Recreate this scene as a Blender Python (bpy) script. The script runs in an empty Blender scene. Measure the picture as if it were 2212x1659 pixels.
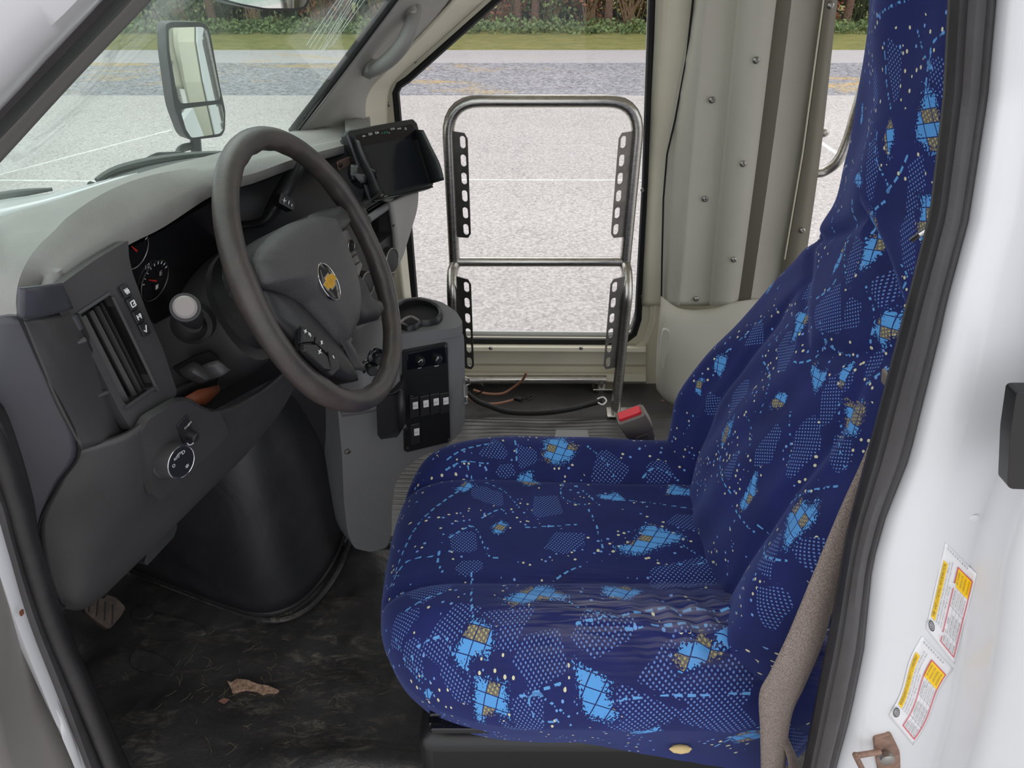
import bpy, math, random
import numpy as np
from mathutils import Vector, Matrix, noise
from mathutils.geometry import tessellate_polygon
random.seed(4); np.random.seed(4)
sc = bpy.context.scene
COL = sc.collection
# ------------------------------------------------------------ camera (world: X = rear of bus, Y = across the bus, Z = up, cab floor z = 0)
F0 = 1534.0; PIT = math.radians(33.5); H = 1.15; CX = 1106.0; CY = 829.5
CAM = Vector((0, 0, H))
cd = bpy.data.cameras.new('camera'); cam = bpy.data.objects.new('camera', cd); COL.objects.link(cam)
cd.sensor_width = 36; cd.lens = F0/2212*36; cd.clip_start = 0.02; cd.clip_end = 200
cam.location = CAM; cam.rotation_euler = (math.pi/2-PIT, 0, 0); sc.camera = cam
def ray(px, py):
    u = CY-py
    return Vector((px-CX, F0*math.cos(PIT)+u*math.sin(PIT), -F0*math.sin(PIT)+u*math.cos(PIT)))
def P(px, py, Y): r = ray(px, py); return CAM+r*(Y/r.y)
def PZ(px, py, Z): r = ray(px, py); return CAM+r*((Z-H)/r.z)
def PX(px, py, X): r = ray(px, py); return CAM+r*(X/r.x)
class Pl:
    """a plane in the cab: through o, turned by yaw about Z, leaning by tilt; l across, d down, n towards the driver"""
    def __init__(s, o, yaw=0, tilt=0):
        y = math.radians(yaw); a = math.radians(tilt)
        s.o = Vector(o); s.l = Vector((math.sin(y), math.cos(y), 0)); h = Vector((math.cos(y), -math.sin(y), 0))
        s.d = (h*math.sin(a)-Vector((0, 0, 1))*math.cos(a)).normalized(); s.n = s.d.cross(s.l).normalized()
        if s.n.dot(h) < 0: s.n = -s.n
    def at(s, px, py, off=0):
        r = ray(px, py); t = (s.o+s.n*off-CAM).dot(s.n)/r.dot(s.n); return CAM+r*t
    def loc(s, p): v = p-s.o; return (v.dot(s.l), v.dot(s.d))
    def pt(s, a, b, off=0): return s.o+s.l*a+s.d*b+s.n*off
# ------------------------------------------------------------ mesh builder
def cr(pts, n):
    """Catmull-Rom through pts, n samples per span"""
    pts = [Vector(p) for p in pts]; out = []
    for i in range(len(pts)-1):
        p0 = pts[max(i-1, 0)]; p1 = pts[i]; p2 = pts[i+1]; p3 = pts[min(i+2, len(pts)-1)]
        for k in range(n):
            t = k/n
            out.append(0.5*((2*p1)+(p2-p0)*t+(2*p0-5*p1+4*p2-p3)*t*t+(3*p1-p0-3*p2+p3)*t**3))
    out.append(pts[-1]); return out
def frame(d):
    d = d.normalized(); a = Vector((0, 0, 1)) if abs(d.z) < .9 else Vector((1, 0, 0))
    x = d.cross(a).normalized(); return x, d.cross(x).normalized()
class MB:
    def __init__(s): s.v = []; s.f = []
    def add(s, vs, fs):
        b = len(s.v); s.v += [tuple(v) for v in vs]; s.f += [tuple(b+i for i in f) for f in fs]; return s
    def box(s, c, size, R=None):
        c = Vector(c); h = [x/2 for x in size]; vs = []
        for i in (-1, 1):
            for j in (-1, 1):
                for k in (-1, 1):
                    p = Vector((i*h[0], j*h[1], k*h[2])); vs.append(c+(R@p if R else p))
        return s.add(vs, [(0,1,3,2),(4,6,7,5),(0,4,5,1),(2,3,7,6),(0,2,6,4),(1,5,7,3)])
    def tube(s, pts, r, n=12, closed=False, cap=True, sq=None):
        pts = [Vector(p) for p in pts]; m = len(pts); rr = r if isinstance(r, (list, tuple)) else [r]*m
        vs = []; fs = []; px = None
        for i, p in enumerate(pts):
            if closed: d = pts[(i+1) % m]-pts[i-1]
            else: d = pts[min(i+1, m-1)]-pts[max(i-1, 0)]
            d = d.normalized()
            if px is None: x, y = frame(d)
            else:
                x = (px-d*px.dot(d)).normalized(); y = d.cross(x)
            px = x
            for k in range(n):
                a = 2*math.pi*k/n; ax = math.cos(a); ay = math.sin(a)
                if sq: ay *= sq
                vs.append(p+(x*ax+y*ay)*rr[i])
        for i in range(m if closed else m-1):
            for k in range(n):
                a = i*n+k; b = i*n+(k+1) % n; c = ((i+1) % m)*n
                fs.append((a, b, c+(k+1) % n, c+k))
        if cap and not closed: fs += [tuple(range(n-1, -1, -1)), tuple(range((m-1)*n, m*n))]
        return s.add(vs, fs)
    def loft(s, rows, cu=False, cv=False, cap=False):
        m = len(rows); n = len(rows[0]); vs = [p for r in rows for p in r]; fs = []
        for i in range(m if cv else m-1):
            for k in range(n if cu else n-1):
                fs.append((i*n+k, i*n+(k+1) % n, ((i+1) % m)*n+(k+1) % n, ((i+1) % m)*n+k))
        if cap: fs += [tuple(range(n-1, -1, -1)), tuple(range((m-1)*n, m*n))]
        return s.add(vs, fs)
    def lathe(s, prof, o, ax, n=32, x=None):
        """prof: list of (radius, height) along ax"""
        o = Vector(o); ax = Vector(ax).normalized()
        fx, fy = frame(ax)
        rows = [[o+ax*h+(fx*math.cos(2*math.pi*k/n)+fy*math.sin(2*math.pi*k/n))*r for k in range(n)] for r, h in prof]
        return s.loft(rows, cu=True, cap=True)
    def sphere(s, c, r, n=16, sc_=(1, 1, 1)):
        c = Vector(c); rows = []
        for i in range(n+1):
            t = math.pi*i/n
            rows.append([c+Vector((math.sin(t)*math.cos(2*math.pi*k/n)*r*sc_[0], math.sin(t)*math.sin(2*math.pi*k/n)*r*sc_[1], math.cos(t)*r*sc_[2])) for k in range(n)])
        return s.loft(rows, cu=True)
    def plate(s, outer, thick, holes=()):
        """outer/holes: lists of 3D points in one plane; thick: Vector the back side is moved by"""
        loops = [[Vector(p) for p in l] for l in [outer]+list(holes)]
        tris = tessellate_polygon(loops); fl = [p for l in loops for p in l]; n = len(fl); th = Vector(thick)
        vs = fl+[p+th for p in fl]; fs = []
        for t in tris:
            a, b, c = (fl[i] for i in t); nn = (b-a).cross(c-a)
            if nn.length < 1e-12: continue
            t = tuple(t) if nn.dot(th) < 0 else tuple(reversed(t))
            fs.append(t); fs.append(tuple(i+n for i in reversed(t)))
        b = 0
        for l in loops:
            m = len(l)
            for i in range(m): fs.append((b+i, b+(i+1) % m, n+b+(i+1) % m, n+b+i))
            b += m
        return s.add(vs, fs)
    def build(s, name, mat, parent=None, smooth=True, bevel=0, solid=0, solid_off=-1, auto=35, weld=False, seg=2):
        org = Vector((0, 0, 0)); q = parent
        while q is not None: org = org+q.location; q = q.parent
        me = bpy.data.meshes.new(name); me.from_pydata([tuple(Vector(v)-org) for v in s.v], [], s.f); me.update()
        import bmesh
        bm = bmesh.new(); bm.from_mesh(me)
        if weld: bmesh.ops.remove_doubles(bm, verts=bm.verts, dist=1e-5)
        if not solid: bmesh.ops.recalc_face_normals(bm, faces=bm.faces)
        bm.to_mesh(me); bm.free()
        if mat: me.materials.append(mat)
        if smooth:
            me.polygons.foreach_set('use_smooth', [True]*len(me.polygons))
            try: me.set_sharp_from_angle(angle=math.radians(auto))
            except Exception: pass
        o = bpy.data.objects.new(name, me); COL.objects.link(o)
        if parent is not None: o.parent = parent
        if solid:
            m = o.modifiers.new('solid', 'SOLIDIFY'); m.thickness = solid; m.offset = solid_off
        if bevel:
            m = o.modifiers.new('bevel', 'BEVEL'); m.width = bevel; m.segments = seg; m.limit_method = 'ANGLE'; m.angle_limit = math.radians(40); m.harden_normals = False
        return o
def tag(o, label=None, cat=None, group=None, kind=None):
    if label: o['label'] = label
    if cat: o['category'] = cat
    if group: o['group'] = group
    if kind: o['kind'] = kind
    return o
def thing(name, loc, label, cat, group=None, kind=None):
    o = bpy.data.objects.new(name, None); o.empty_display_size = .05; COL.objects.link(o); o.location = loc
    return tag(o, label, cat, group, kind)
def copy_tree(o, parent=None):
    c = o.copy(); COL.objects.link(c); c.parent = parent
    for ch in list(o.children): copy_tree(ch, c)
    return c
def S(o, label=None): o['kind'] = 'structure'; 
def rnd(pts, r=.25, n=4):
    """round the corners of a closed point list by the fraction r"""
    pts = [Vector(p) for p in pts]; out = []; m = len(pts)
    for i in range(m):
        p = pts[i]; a = p+(pts[i-1]-p)*r; b = p+(pts[(i+1) % m]-p)*r
        for k in range(n+1):
            t = k/n; out.append(a*(1-t)**2+p*2*t*(1-t)+b*t*t)
    return out
def rrect(pl, c, w, h, r, off=0, n=4, rot=0):
    """rounded rectangle on plane pl around local centre c"""
    out = []
    for (sx, sy, a0) in ((1, 1, 0), (-1, 1, 90), (-1, -1, 180), (1, -1, 270)):
        for k in range(n+1):
            a = math.radians(a0+90*k/n); x = sx*(w/2-r)+r*math.cos(a); y = sy*(h/2-r)+r*math.sin(a)
            cr_, sr_ = math.cos(rot), math.sin(rot)
            out.append(pl.pt(c[0]+x*cr_-y*sr_, c[1]+x*sr_+y*cr_, off))
    return out
def sheet(rows, nu=6, nv=6):
    """rows of (px,py,Y) or Vector control points -> smooth grid"""
    g = [[(p if isinstance(p, Vector) else P(*p)) for p in r] for r in rows]
    g = [cr(r, nu) for r in g]
    cols = [cr([r[i] for r in g], nv) for i in range(len(g[0]))]
    return [[cols[i][j] for i in range(len(cols))] for j in range(len(cols[0]))]
_tc = {}
def text_geo(txt):
    if txt in _tc: return _tc[txt]
    cu = bpy.data.curves.new('t', 'FONT'); cu.body = txt; cu.size = 1; cu.resolution_u = 2
    o = bpy.data.objects.new('t', cu); COL.objects.link(o)
    dg = bpy.context.evaluated_depsgraph_get(); me = bpy.data.meshes.new_from_object(o.evaluated_get(dg))
    v = [tuple(x.co) for x in me.vertices]; f = [tuple(p.vertices) for p in me.polygons]
    bpy.data.objects.remove(o); bpy.data.curves.remove(cu); bpy.data.meshes.remove(me)
    x0 = min(a[0] for a in v); x1 = max(a[0] for a in v); y0 = min(a[1] for a in v); y1 = max(a[1] for a in v)
    v = [((a[0]-x0)/(x1-x0), (a[1]-y0)/(y1-y0)) for a in v]
    _tc[txt] = (v, f, (x1-x0)/(y1-y0)); return _tc[txt]
def text_map(mb, txt, fn):
    v, f, _ = text_geo(txt); mb.add([fn(a, b) for a, b in v], f)
def text_quad(mb, txt, o, ex, ey):
    """text filling the parallelogram o + a*ex + b*ey"""
    text_map(mb, txt, lambda a, b: Vector(o)+Vector(ex)*a+Vector(ey)*b)
# ------------------------------------------------------------ materials
def srgb(r, g, b):
    f = lambda c: (c/255/12.92 if c/255 <= .04045 else ((c/255+.055)/1.055)**2.4)
    return (f(r), f(g), f(b), 1)
class NT:
    def __init__(s, name):
        s.m = bpy.data.materials.new(name); s.m.use_nodes = True; s.t = s.m.node_tree; s.t.nodes.clear()
        s.out = s.n('ShaderNodeOutputMaterial')
    def n(s, typ, **kw):
        nd = s.t.nodes.new(typ)
        for k, v in kw.items(): setattr(nd, k, v)
        return nd
    def set(s, nd, **kw):
        for k, v in kw.items():
            k = k.replace('_', ' ')
            if hasattr(v, 'is_linked') or hasattr(v, 'links'): s.t.links.new(v, nd.inputs[k])
            else: nd.inputs[k].default_value = v
        return nd
    def math(s, op, a, b=None, c=None):
        nd = s.n('ShaderNodeMath', operation=op)
        for i, x in enumerate((a, b, c)):
            if x is None: continue
            if isinstance(x, (int, float)): nd.inputs[i].default_value = x
            else: s.t.links.new(x, nd.inputs[i])
        return nd.outputs[0]
    def mix(s, f, a, b):
        nd = s.n('ShaderNodeMix', data_type='RGBA')
        for i, x in ((0, f), (6, a), (7, b)):
            if hasattr(x, 'links'): s.t.links.new(x, nd.inputs[i])
            else: nd.inputs[i].default_value = x
        return nd.outputs[2]
    def coords(s, scale=(1, 1, 1), which='Object'):
        tc = s.n('ShaderNodeTexCoord'); mp = s.n('ShaderNodeMapping'); s.t.links.new(tc.outputs[which], mp.inputs[0]); mp.inputs['Scale'].default_value = scale
        return mp.outputs[0]
    def noise(s, scale, detail=4, rough=.6, vec=None, dist=0):
        nd = s.n('ShaderNodeTexNoise'); nd.inputs['Scale'].default_value = scale; nd.inputs['Detail'].default_value = detail; nd.inputs['Roughness'].default_value = rough; nd.inputs['Distortion'].default_value = dist
        if vec is None: vec = s.coords()
        s.t.links.new(vec, nd.inputs['Vector']); return nd.outputs['Fac']
    def ramp(s, f, stops):
        nd = s.n('ShaderNodeValToRGB'); s.t.links.new(f, nd.inputs[0]); e = nd.color_ramp.elements
        e[0].position = stops[0][0]; e[0].color = stops[0][1]; e[1].position = stops[-1][0]; e[1].color = stops[-1][1]
        for p, c in stops[1:-1]: x = e.new(p); x.color = c
        return nd.outputs[0]
    def bump(s, h, strength=.3, dist=.001):
        nd = s.n('ShaderNodeBump'); nd.inputs['Strength'].default_value = strength; nd.inputs['Distance'].default_value = dist
        s.t.links.new(h, nd.inputs['Height']); return nd.outputs[0]
    def bsdf(s, **kw):
        b = s.n('ShaderNodeBsdfPrincipled'); s.set(b, **kw); s.t.links.new(b.outputs[0], s.out.inputs[0]); return s.m
def mat(name, col, rough=.5, metal=0, grain=0, gscale=900, var=0, vscale=8, spec=.5, coat=0, wear=None, gd=.0006):
    t = NT(name); kw = dict(Roughness=rough, Metallic=metal)
    c = col if len(col) == 4 else (*col, 1)
    if var:
        f = t.noise(vscale, 5, .65); lo = tuple(x*(1-var) for x in c[:3])+(1,); hi = tuple(min(1, x*(1+var)) for x in c[:3])+(1,)
        c = t.ramp(f, [(.3, lo), (.7, hi)])
    if wear:
        f = t.noise(wear[1], 8, .75, dist=1.2); f = t.ramp(f, [(wear[2], (0, 0, 0, 1)), (wear[2]+.12, (1, 1, 1, 1))]); c = t.mix(f, c, wear[0])
    kw['Base_Color'] = c
    if grain: kw['Normal'] = t.bump(t.noise(gscale, 2, .5), grain, gd)
    m = t.bsdf(**kw); b = [n for n in t.t.nodes if n.type == 'BSDF_PRINCIPLED'][0]
    b.inputs['Specular IOR Level'].default_value = spec
    if coat: b.inputs['Coat Weight'].default_value = coat; b.inputs['Coat Roughness'].default_value = .1
    return m
M = {}
M['plastic'] = mat('dark_grey_plastic', srgb(62, 61, 62), .42, grain=.25, gscale=700, var=.12, vscale=9)
M['plastic_dark'] = mat('black_plastic', srgb(38, 38, 40), .45, grain=.2, gscale=700, var=.1)
M['plastic_blue'] = mat('slate_plastic', srgb(64, 65, 72), .42, grain=.2, gscale=700)
M['pad'] = mat('dash_pad_vinyl', srgb(138, 137, 133), .55, grain=.5, gscale=500, var=.12, vscale=7)
M['console'] = mat('console_moulding', srgb(112, 112, 113), .55, grain=.3, gscale=500, var=.06)
M['black'] = mat('satin_black', (.012, .012, .013), .4)
M['matte'] = mat('matte_black', (.006, .006, .007), .8)
M['gloss'] = mat('gloss_black', (.006, .006, .008), .12)
M['screen'] = mat('screen_glass', (.012, .014, .018), .18)
M['rubber'] = mat('black_rubber', (.022, .021, .022), .5, grain=.4, gscale=300, var=.3, vscale=20)
M['strip'] = mat('strip_rubber', (.05, .048, .05), .38, grain=.3, gscale=400, var=.2, vscale=15)
M['white_paint'] = mat('white_paint', (.68, .69, .71), .3, coat=.4, var=.03, vscale=3)
M['chip'] = mat('rust_chip', srgb(110, 60, 40), .8)
M['door_grey'] = mat('door_trim_grey', srgb(120, 116, 114), .6, var=.06, vscale=4)
M['beige'] = mat('cream_panel', srgb(214, 209, 189), .5, var=.06, vscale=4, grain=.08, gscale=200)
M['putty'] = mat('putty_panel', srgb(190, 187, 174), .5, var=.05, vscale=4, grain=.08, gscale=200)
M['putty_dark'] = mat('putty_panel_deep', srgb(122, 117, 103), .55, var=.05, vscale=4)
M['handle_grey'] = mat('handle_grey', srgb(132, 131, 128), .5, grain=.15)
M['trim_grey'] = mat('pillar_trim_grey', srgb(156, 154, 149), .6, grain=.25, gscale=500, var=.07)
M['white_text'] = mat('white_print', (.8, .8, .8), .6)
M['grey_text'] = mat('dark_print', (.05, .05, .055), .7)
M['green_text'] = mat('green_print', (.02, .3, .2), .6)
M['red'] = mat('red_needle', (.7, .03, .02), .4)
M['red_btn'] = mat('red_button', srgb(220, 45, 60), .4)
M['belt_plastic'] = mat('buckle_plastic', srgb(112, 104, 98), .45, grain=.1)
M['label'] = mat('white_label', (.75, .73, .72), .5)
M['yellow'] = mat('yellow_label', srgb(250, 205, 10), .5)
M['pink'] = mat('red_outline', srgb(215, 60, 80), .5)
M['clear_label'] = mat('sticker_film', (.78, .78, .80), .35)
M['gold'] = mat('gold_enamel', srgb(212, 160, 40), .3, metal=.3, var=.15, vscale=200)
M['chrome'] = mat('chrome', (.75, .75, .74), .15, metal=1)
M['screw'] = mat('screw_metal', (.35, .34, .32), .35, metal=1)
M['bronze'] = mat('mount_plate', srgb(150, 122, 112), .45, metal=.7)
M['rust'] = mat('rusty_steel', srgb(140, 112, 98), .6, metal=.4, var=.4, vscale=60)
M['copper'] = mat('copper_cable', srgb(150, 105, 80), .5)
M['brown'] = mat('brown_leather', srgb(140, 75, 45), .6, var=.2)
M['radio'] = mat('radio_face', srgb(140, 134, 132), .5)
M['wear_brown'] = mat('worn_pedal_rubber', srgb(70, 58, 50), .7, var=.5, vscale=60, grain=.3, gscale=300)
M['wiper'] = mat('wiper_rubber', srgb(40, 45, 46), .5)
M['line_paint'] = mat('line_paint', (.70, .69, .67), .8, var=.15, vscale=12)
M['leaf_brown'] = mat('dry_leaf', srgb(140, 100, 85), .7, var=.3, vscale=200)
M['mirror'] = mat('mirror_glass', (.85, .88, .87), .02, metal=1)
M['bark'] = mat('bark', srgb(105, 82, 68), .9, var=.4, vscale=14, grain=.8, gscale=30, gd=.02)
M['brush'] = mat('dead_brush', srgb(120, 98, 74), .9, var=.3, vscale=10)
def steel():
    t = NT('brushed_steel_tube'); f = t.noise(60, 4, .6, vec=t.coords((1, 1, 6)))
    return t.bsdf(Base_Color=t.ramp(f, [(.3, (.46, .44, .41, 1)), (.7, (.62, .60, .56, 1))]), Metallic=1.0, Roughness=t.math('MULTIPLY_ADD', f, .2, .2))
M['steel'] = steel()
M['steel_dark'] = mat('dark_steel_bracket', (.20, .19, .18), .42, metal=.85, var=.3, vscale=25)
def glass(name, tint, haze, hz=(.8, .85, .82)):
    t = NT(name); tr = t.n('ShaderNodeBsdfTransparent'); tr.inputs[0].default_value = tint
    gl = t.n('ShaderNodeBsdfGlossy'); gl.inputs['Roughness'].default_value = .02; gl.inputs[0].default_value = (1, 1, 1, 1)
    df = t.n('ShaderNodeBsdfDiffuse'); df.inputs[0].default_value = (*hz, 1)
    lw0 = t.n('ShaderNodeLayerWeight'); lw0.inputs[0].default_value = .5
    lwo = t.math('MULTIPLY_ADD', t.math('POWER', lw0.outputs['Facing'], 5), .30, .015)
    m1 = t.n('ShaderNodeMixShader'); t.t.links.new(lwo, m1.inputs[0]); t.t.links.new(tr.outputs[0], m1.inputs[1]); t.t.links.new(gl.outputs[0], m1.inputs[2])
    m2 = t.n('ShaderNodeMixShader')
    if haze:
        f = t.noise(14, 6, .7, dist=2); f2 = t.ramp(f, [(.35, (haze*.5,)*3+(1,)), (.75, (haze*1.6,)*3+(1,))]); t.t.links.new(f2, m2.inputs[0])
    else: m2.inputs[0].default_value = 0
    t.t.links.new(m1.outputs[0], m2.inputs[1]); t.t.links.new(df.outputs[0], m2.inputs[2]); t.t.links.new(m2.outputs[0], t.out.inputs[0]); return t.m
M['windshield'] = glass('tinted_windshield', (.925, .99, .965, 1), .04)
M['glass'] = glass('clear_window', (.97, .97, .97, 1), 0)
M['scratch'] = glass('wiper_scratch', (.9, .95, .93, 1), .35, (1, 1, 1))
def floor_mat():
    t = NT('worn_rubber_floor'); co = t.coords()
    big = t.noise(5, 6, .65, co, 1.5); fine = t.noise(38, 9, .8, t.coords((.45, 1.3, 1)), 1.1)
    base = t.ramp(big, [(.3, (.022, .021, .022, 1)), (.7, (.055, .052, .052, 1))])
    m = t.math('MULTIPLY', t.ramp(fine, [(.50, (0, 0, 0, 1)), (.70, (1, 1, 1, 1))]), t.ramp(t.noise(4.5, 6, .65, co), [(.46, (.04,)*3+(1,)), (.62, (1, 1, 1, 1))]))
    c = t.mix(t.math('MULTIPLY', m, .6), base, srgb(165, 156, 138))
    h = t.math('ADD', t.noise(7, 3, .5, co, .6), t.math('MULTIPLY', t.noise(400, 2, .5, co), .06))
    return t.bsdf(Base_Color=c, Roughness=t.math('MULTIPLY_ADD', big, .3, .22), Normal=t.bump(h, .6, .022))
M['floor'] = floor_mat()
def rib_mat():
    t = NT('ribbed_rubber_mat'); 
    tc = t.n('ShaderNodeTexCoord'); sp = t.n('ShaderNodeSeparateXYZ'); t.t.links.new(tc.outputs['Object'], sp.inputs[0])
    nz = t.noise(5, 3, .5, t.coords((.6, 1, 1)))
    y = t.math('ADD', sp.outputs[1], t.math('MULTIPLY', nz, .035))
    w = t.math('POWER', t.math('ABSOLUTE', t.math('SINE', t.math('MULTIPLY', y, 190))), 3)
    k = t.ramp(t.noise(4, 4, .5), [(.35, (.15,)*3+(1,)), (.6, (1, 1, 1, 1))])
    h = t.math('MULTIPLY', t.math('MULTIPLY', w, k), t.math('LESS_THAN', sp.outputs[1], 1.56))
    return t.bsdf(Base_Color=t.ramp(t.noise(9, 5, .6), [(.3, (.05, .049, .048, 1)), (.7, (.09, .087, .084, 1))]), Roughness=.38, Normal=t.bump(h, .6, .004))
M['ribbed'] = rib_mat()
def engine_mat():
    t = NT('engine_cover_mat'); f = t.noise(6, 5, .6, None, 1)
    s = t.ramp(t.noise(30, 6, .8, t.coords((2, 2, .5))), [(.58, (0, 0, 0, 1)), (.8, (1, 1, 1, 1))])
    return t.bsdf(Base_Color=t.mix(t.math('MULTIPLY', s, .25), t.ramp(f, [(.3, (.016, .016, .018, 1)), (.7, (.032, .032, .035, 1))]), (.12, .11, .1, 1)), Roughness=.42, Normal=t.bump(f, .2, .01))
M['engine'] = engine_mat()
def wheel_mat():
    t = NT('worn_wheel_leather'); f = t.noise(14, 5, .6)
    pit = t.noise(260, 5, .7)
    return t.bsdf(Base_Color=t.ramp(f, [(.3, srgb(54, 52, 52)), (.72, srgb(80, 71, 67))]), Roughness=t.math('MULTIPLY_ADD', f, .25, .22), Normal=t.bump(pit, .35, .0012))
M['wheel'] = wheel_mat()
M['pad_hub'] = mat('airbag_cover_grain', srgb(66, 65, 66), .5, grain=.55, gscale=420, gd=.0012)
def asphalt(name, c1, c2, speck=.5, sscale=45, yellow=None, rough_scale=1):
    t = NT(name); co = t.coords()
    big = t.noise(.35*rough_scale, 5, .6, t.coords((.35, 1, 1))); fine = t.noise(sscale, 6, .85, co)
    c = t.ramp(big, [(.3, c1), (.7, c2)])
    k = t.ramp(fine, [(.36, (1-speck,)*3+(1,)), (.62, (1+speck*.35,)*3+(1,))])
    mm = t.n('ShaderNodeMix', data_type='RGBA', blend_type='MULTIPLY'); mm.inputs[0].default_value = 1
    t.t.links.new(c, mm.inputs[6]); t.t.links.new(k, mm.inputs[7]); c = mm.outputs[2]
    # fine dark cracks
    vo = t.n('ShaderNodeTexVoronoi', feature='DISTANCE_TO_EDGE'); vo.inputs['Scale'].default_value = 1.3
    nn = t.n('ShaderNodeTexNoise'); nn.inputs['Scale'].default_value = 2.2; nn.inputs['Detail'].default_value = 6
    t.t.links.new(co, nn.inputs['Vector']); mv = t.n('ShaderNodeVectorMath', operation='ADD'); t.t.links.new(co, mv.inputs[0]); t.t.links.new(nn.outputs['Color'], mv.inputs[1])
    t.t.links.new(mv.outputs[0], vo.inputs['Vector'])
    cr_ = t.ramp(vo.outputs['Distance'], [(0, (.62, .62, .63, 1)), (.018, (1, 1, 1, 1))])
    m3 = t.n('ShaderNodeMix', data_type='RGBA', blend_type='MULTIPLY'); m3.inputs[0].default_value = .4
    t.t.links.new(c, m3.inputs[6]); t.t.links.new(cr_, m3.inputs[7]); c = m3.outputs[2]
    if yellow:
        f = t.noise(1.0, 6, .7, t.coords((.35, 1.1, 1)), .5); g = t.noise(22, 4, .8, co)
        f = t.math('MULTIPLY', t.ramp(f, [(yellow, (0, 0, 0, 1)), (yellow+.07, (1, 1, 1, 1))]), t.ramp(g, [(.42, (0, 0, 0, 1)), (.6, (1, 1, 1, 1))]))
        c = t.mix(f, c, srgb(205, 168, 75))
    return t.bsdf(Base_Color=c, Roughness=.9, Normal=t.bump(fine, .5, .01))
M['asphalt'] = asphalt('parking_asphalt', (.52, .485, .475, 1), (.63, .59, .58, 1), .5, 42)
M['gravel'] = asphalt('blue_grey_asphalt', (.30, .30, .33, 1), (.43, .42, .45, 1), .8, 20, .54)
M['kerb'] = asphalt('pale_asphalt_edge', (.46, .43, .44, 1), (.53, .50, .51, 1), .2, 40, .62)
def grass_mat():
    t = NT('mown_grass'); a = t.noise(6, 6, .8, t.coords((.5, 1, 1))); b = t.noise(60, 4, .8)
    c = t.ramp(a, [(.3, srgb(112, 122, 66)), (.52, srgb(146, 146, 84)), (.72, srgb(176, 160, 104))])
    f = t.ramp(b, [(.57, (0, 0, 0, 1)), (.64, (1, 1, 1, 1))])
    return t.bsdf(Base_Color=t.mix(t.math('MULTIPLY', f, .5), c, srgb(200, 160, 90)), Roughness=.95, Normal=t.bump(b, .8, .03))
M['grass'] = grass_mat()
def leaf(name, c1, c2):
    t = NT(name); o = t.n('ShaderNodeObjectInfo'); g = t.n('ShaderNodeNewGeometry')
    f = t.n('ShaderNodeTexNoise'); f.inputs['Scale'].default_value = 9; f.inputs['Detail'].default_value = 3
    t.t.links.new(t.coords(), f.inputs['Vector'])
    return t.bsdf(Base_Color=t.ramp(f.outputs['Fac'], [(.32, c1), (.68, c2)]), Roughness=.6)
M['leaf_green'] = leaf('green_leaves', srgb(66, 86, 50), srgb(122, 140, 82))
M['leaf_dark'] = leaf('deep_green_leaves', srgb(40, 50, 36), srgb(82, 92, 62))
M['leaf_yellow'] = leaf('yellowing_leaves', srgb(120, 122, 50), srgb(176, 150, 66))
M['leaf_red'] = leaf('russet_leaves', srgb(110, 62, 42), srgb(160, 110, 74))
def belt_mat():
    t = NT('woven_webbing'); co = t.coords((1, 1, 1))
    w = t.n('ShaderNodeTexWave', wave_type='BANDS', bands_direction='DIAGONAL'); w.inputs['Scale'].default_value = 260; t.t.links.new(co, w.inputs['Vector'])
    v = t.n('ShaderNodeTexVoronoi'); v.inputs['Scale'].default_value = 900; t.t.links.new(co, v.inputs['Vector'])
    c = t.ramp(v.outputs['Distance'], [(.1, srgb(168, 154, 146)), (.6, srgb(112, 100, 94))])
    return t.bsdf(Base_Color=c, Roughness=.75, Normal=t.bump(w.outputs['Fac'], .3, .0006))
M['belt'] = belt_mat()
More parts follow.
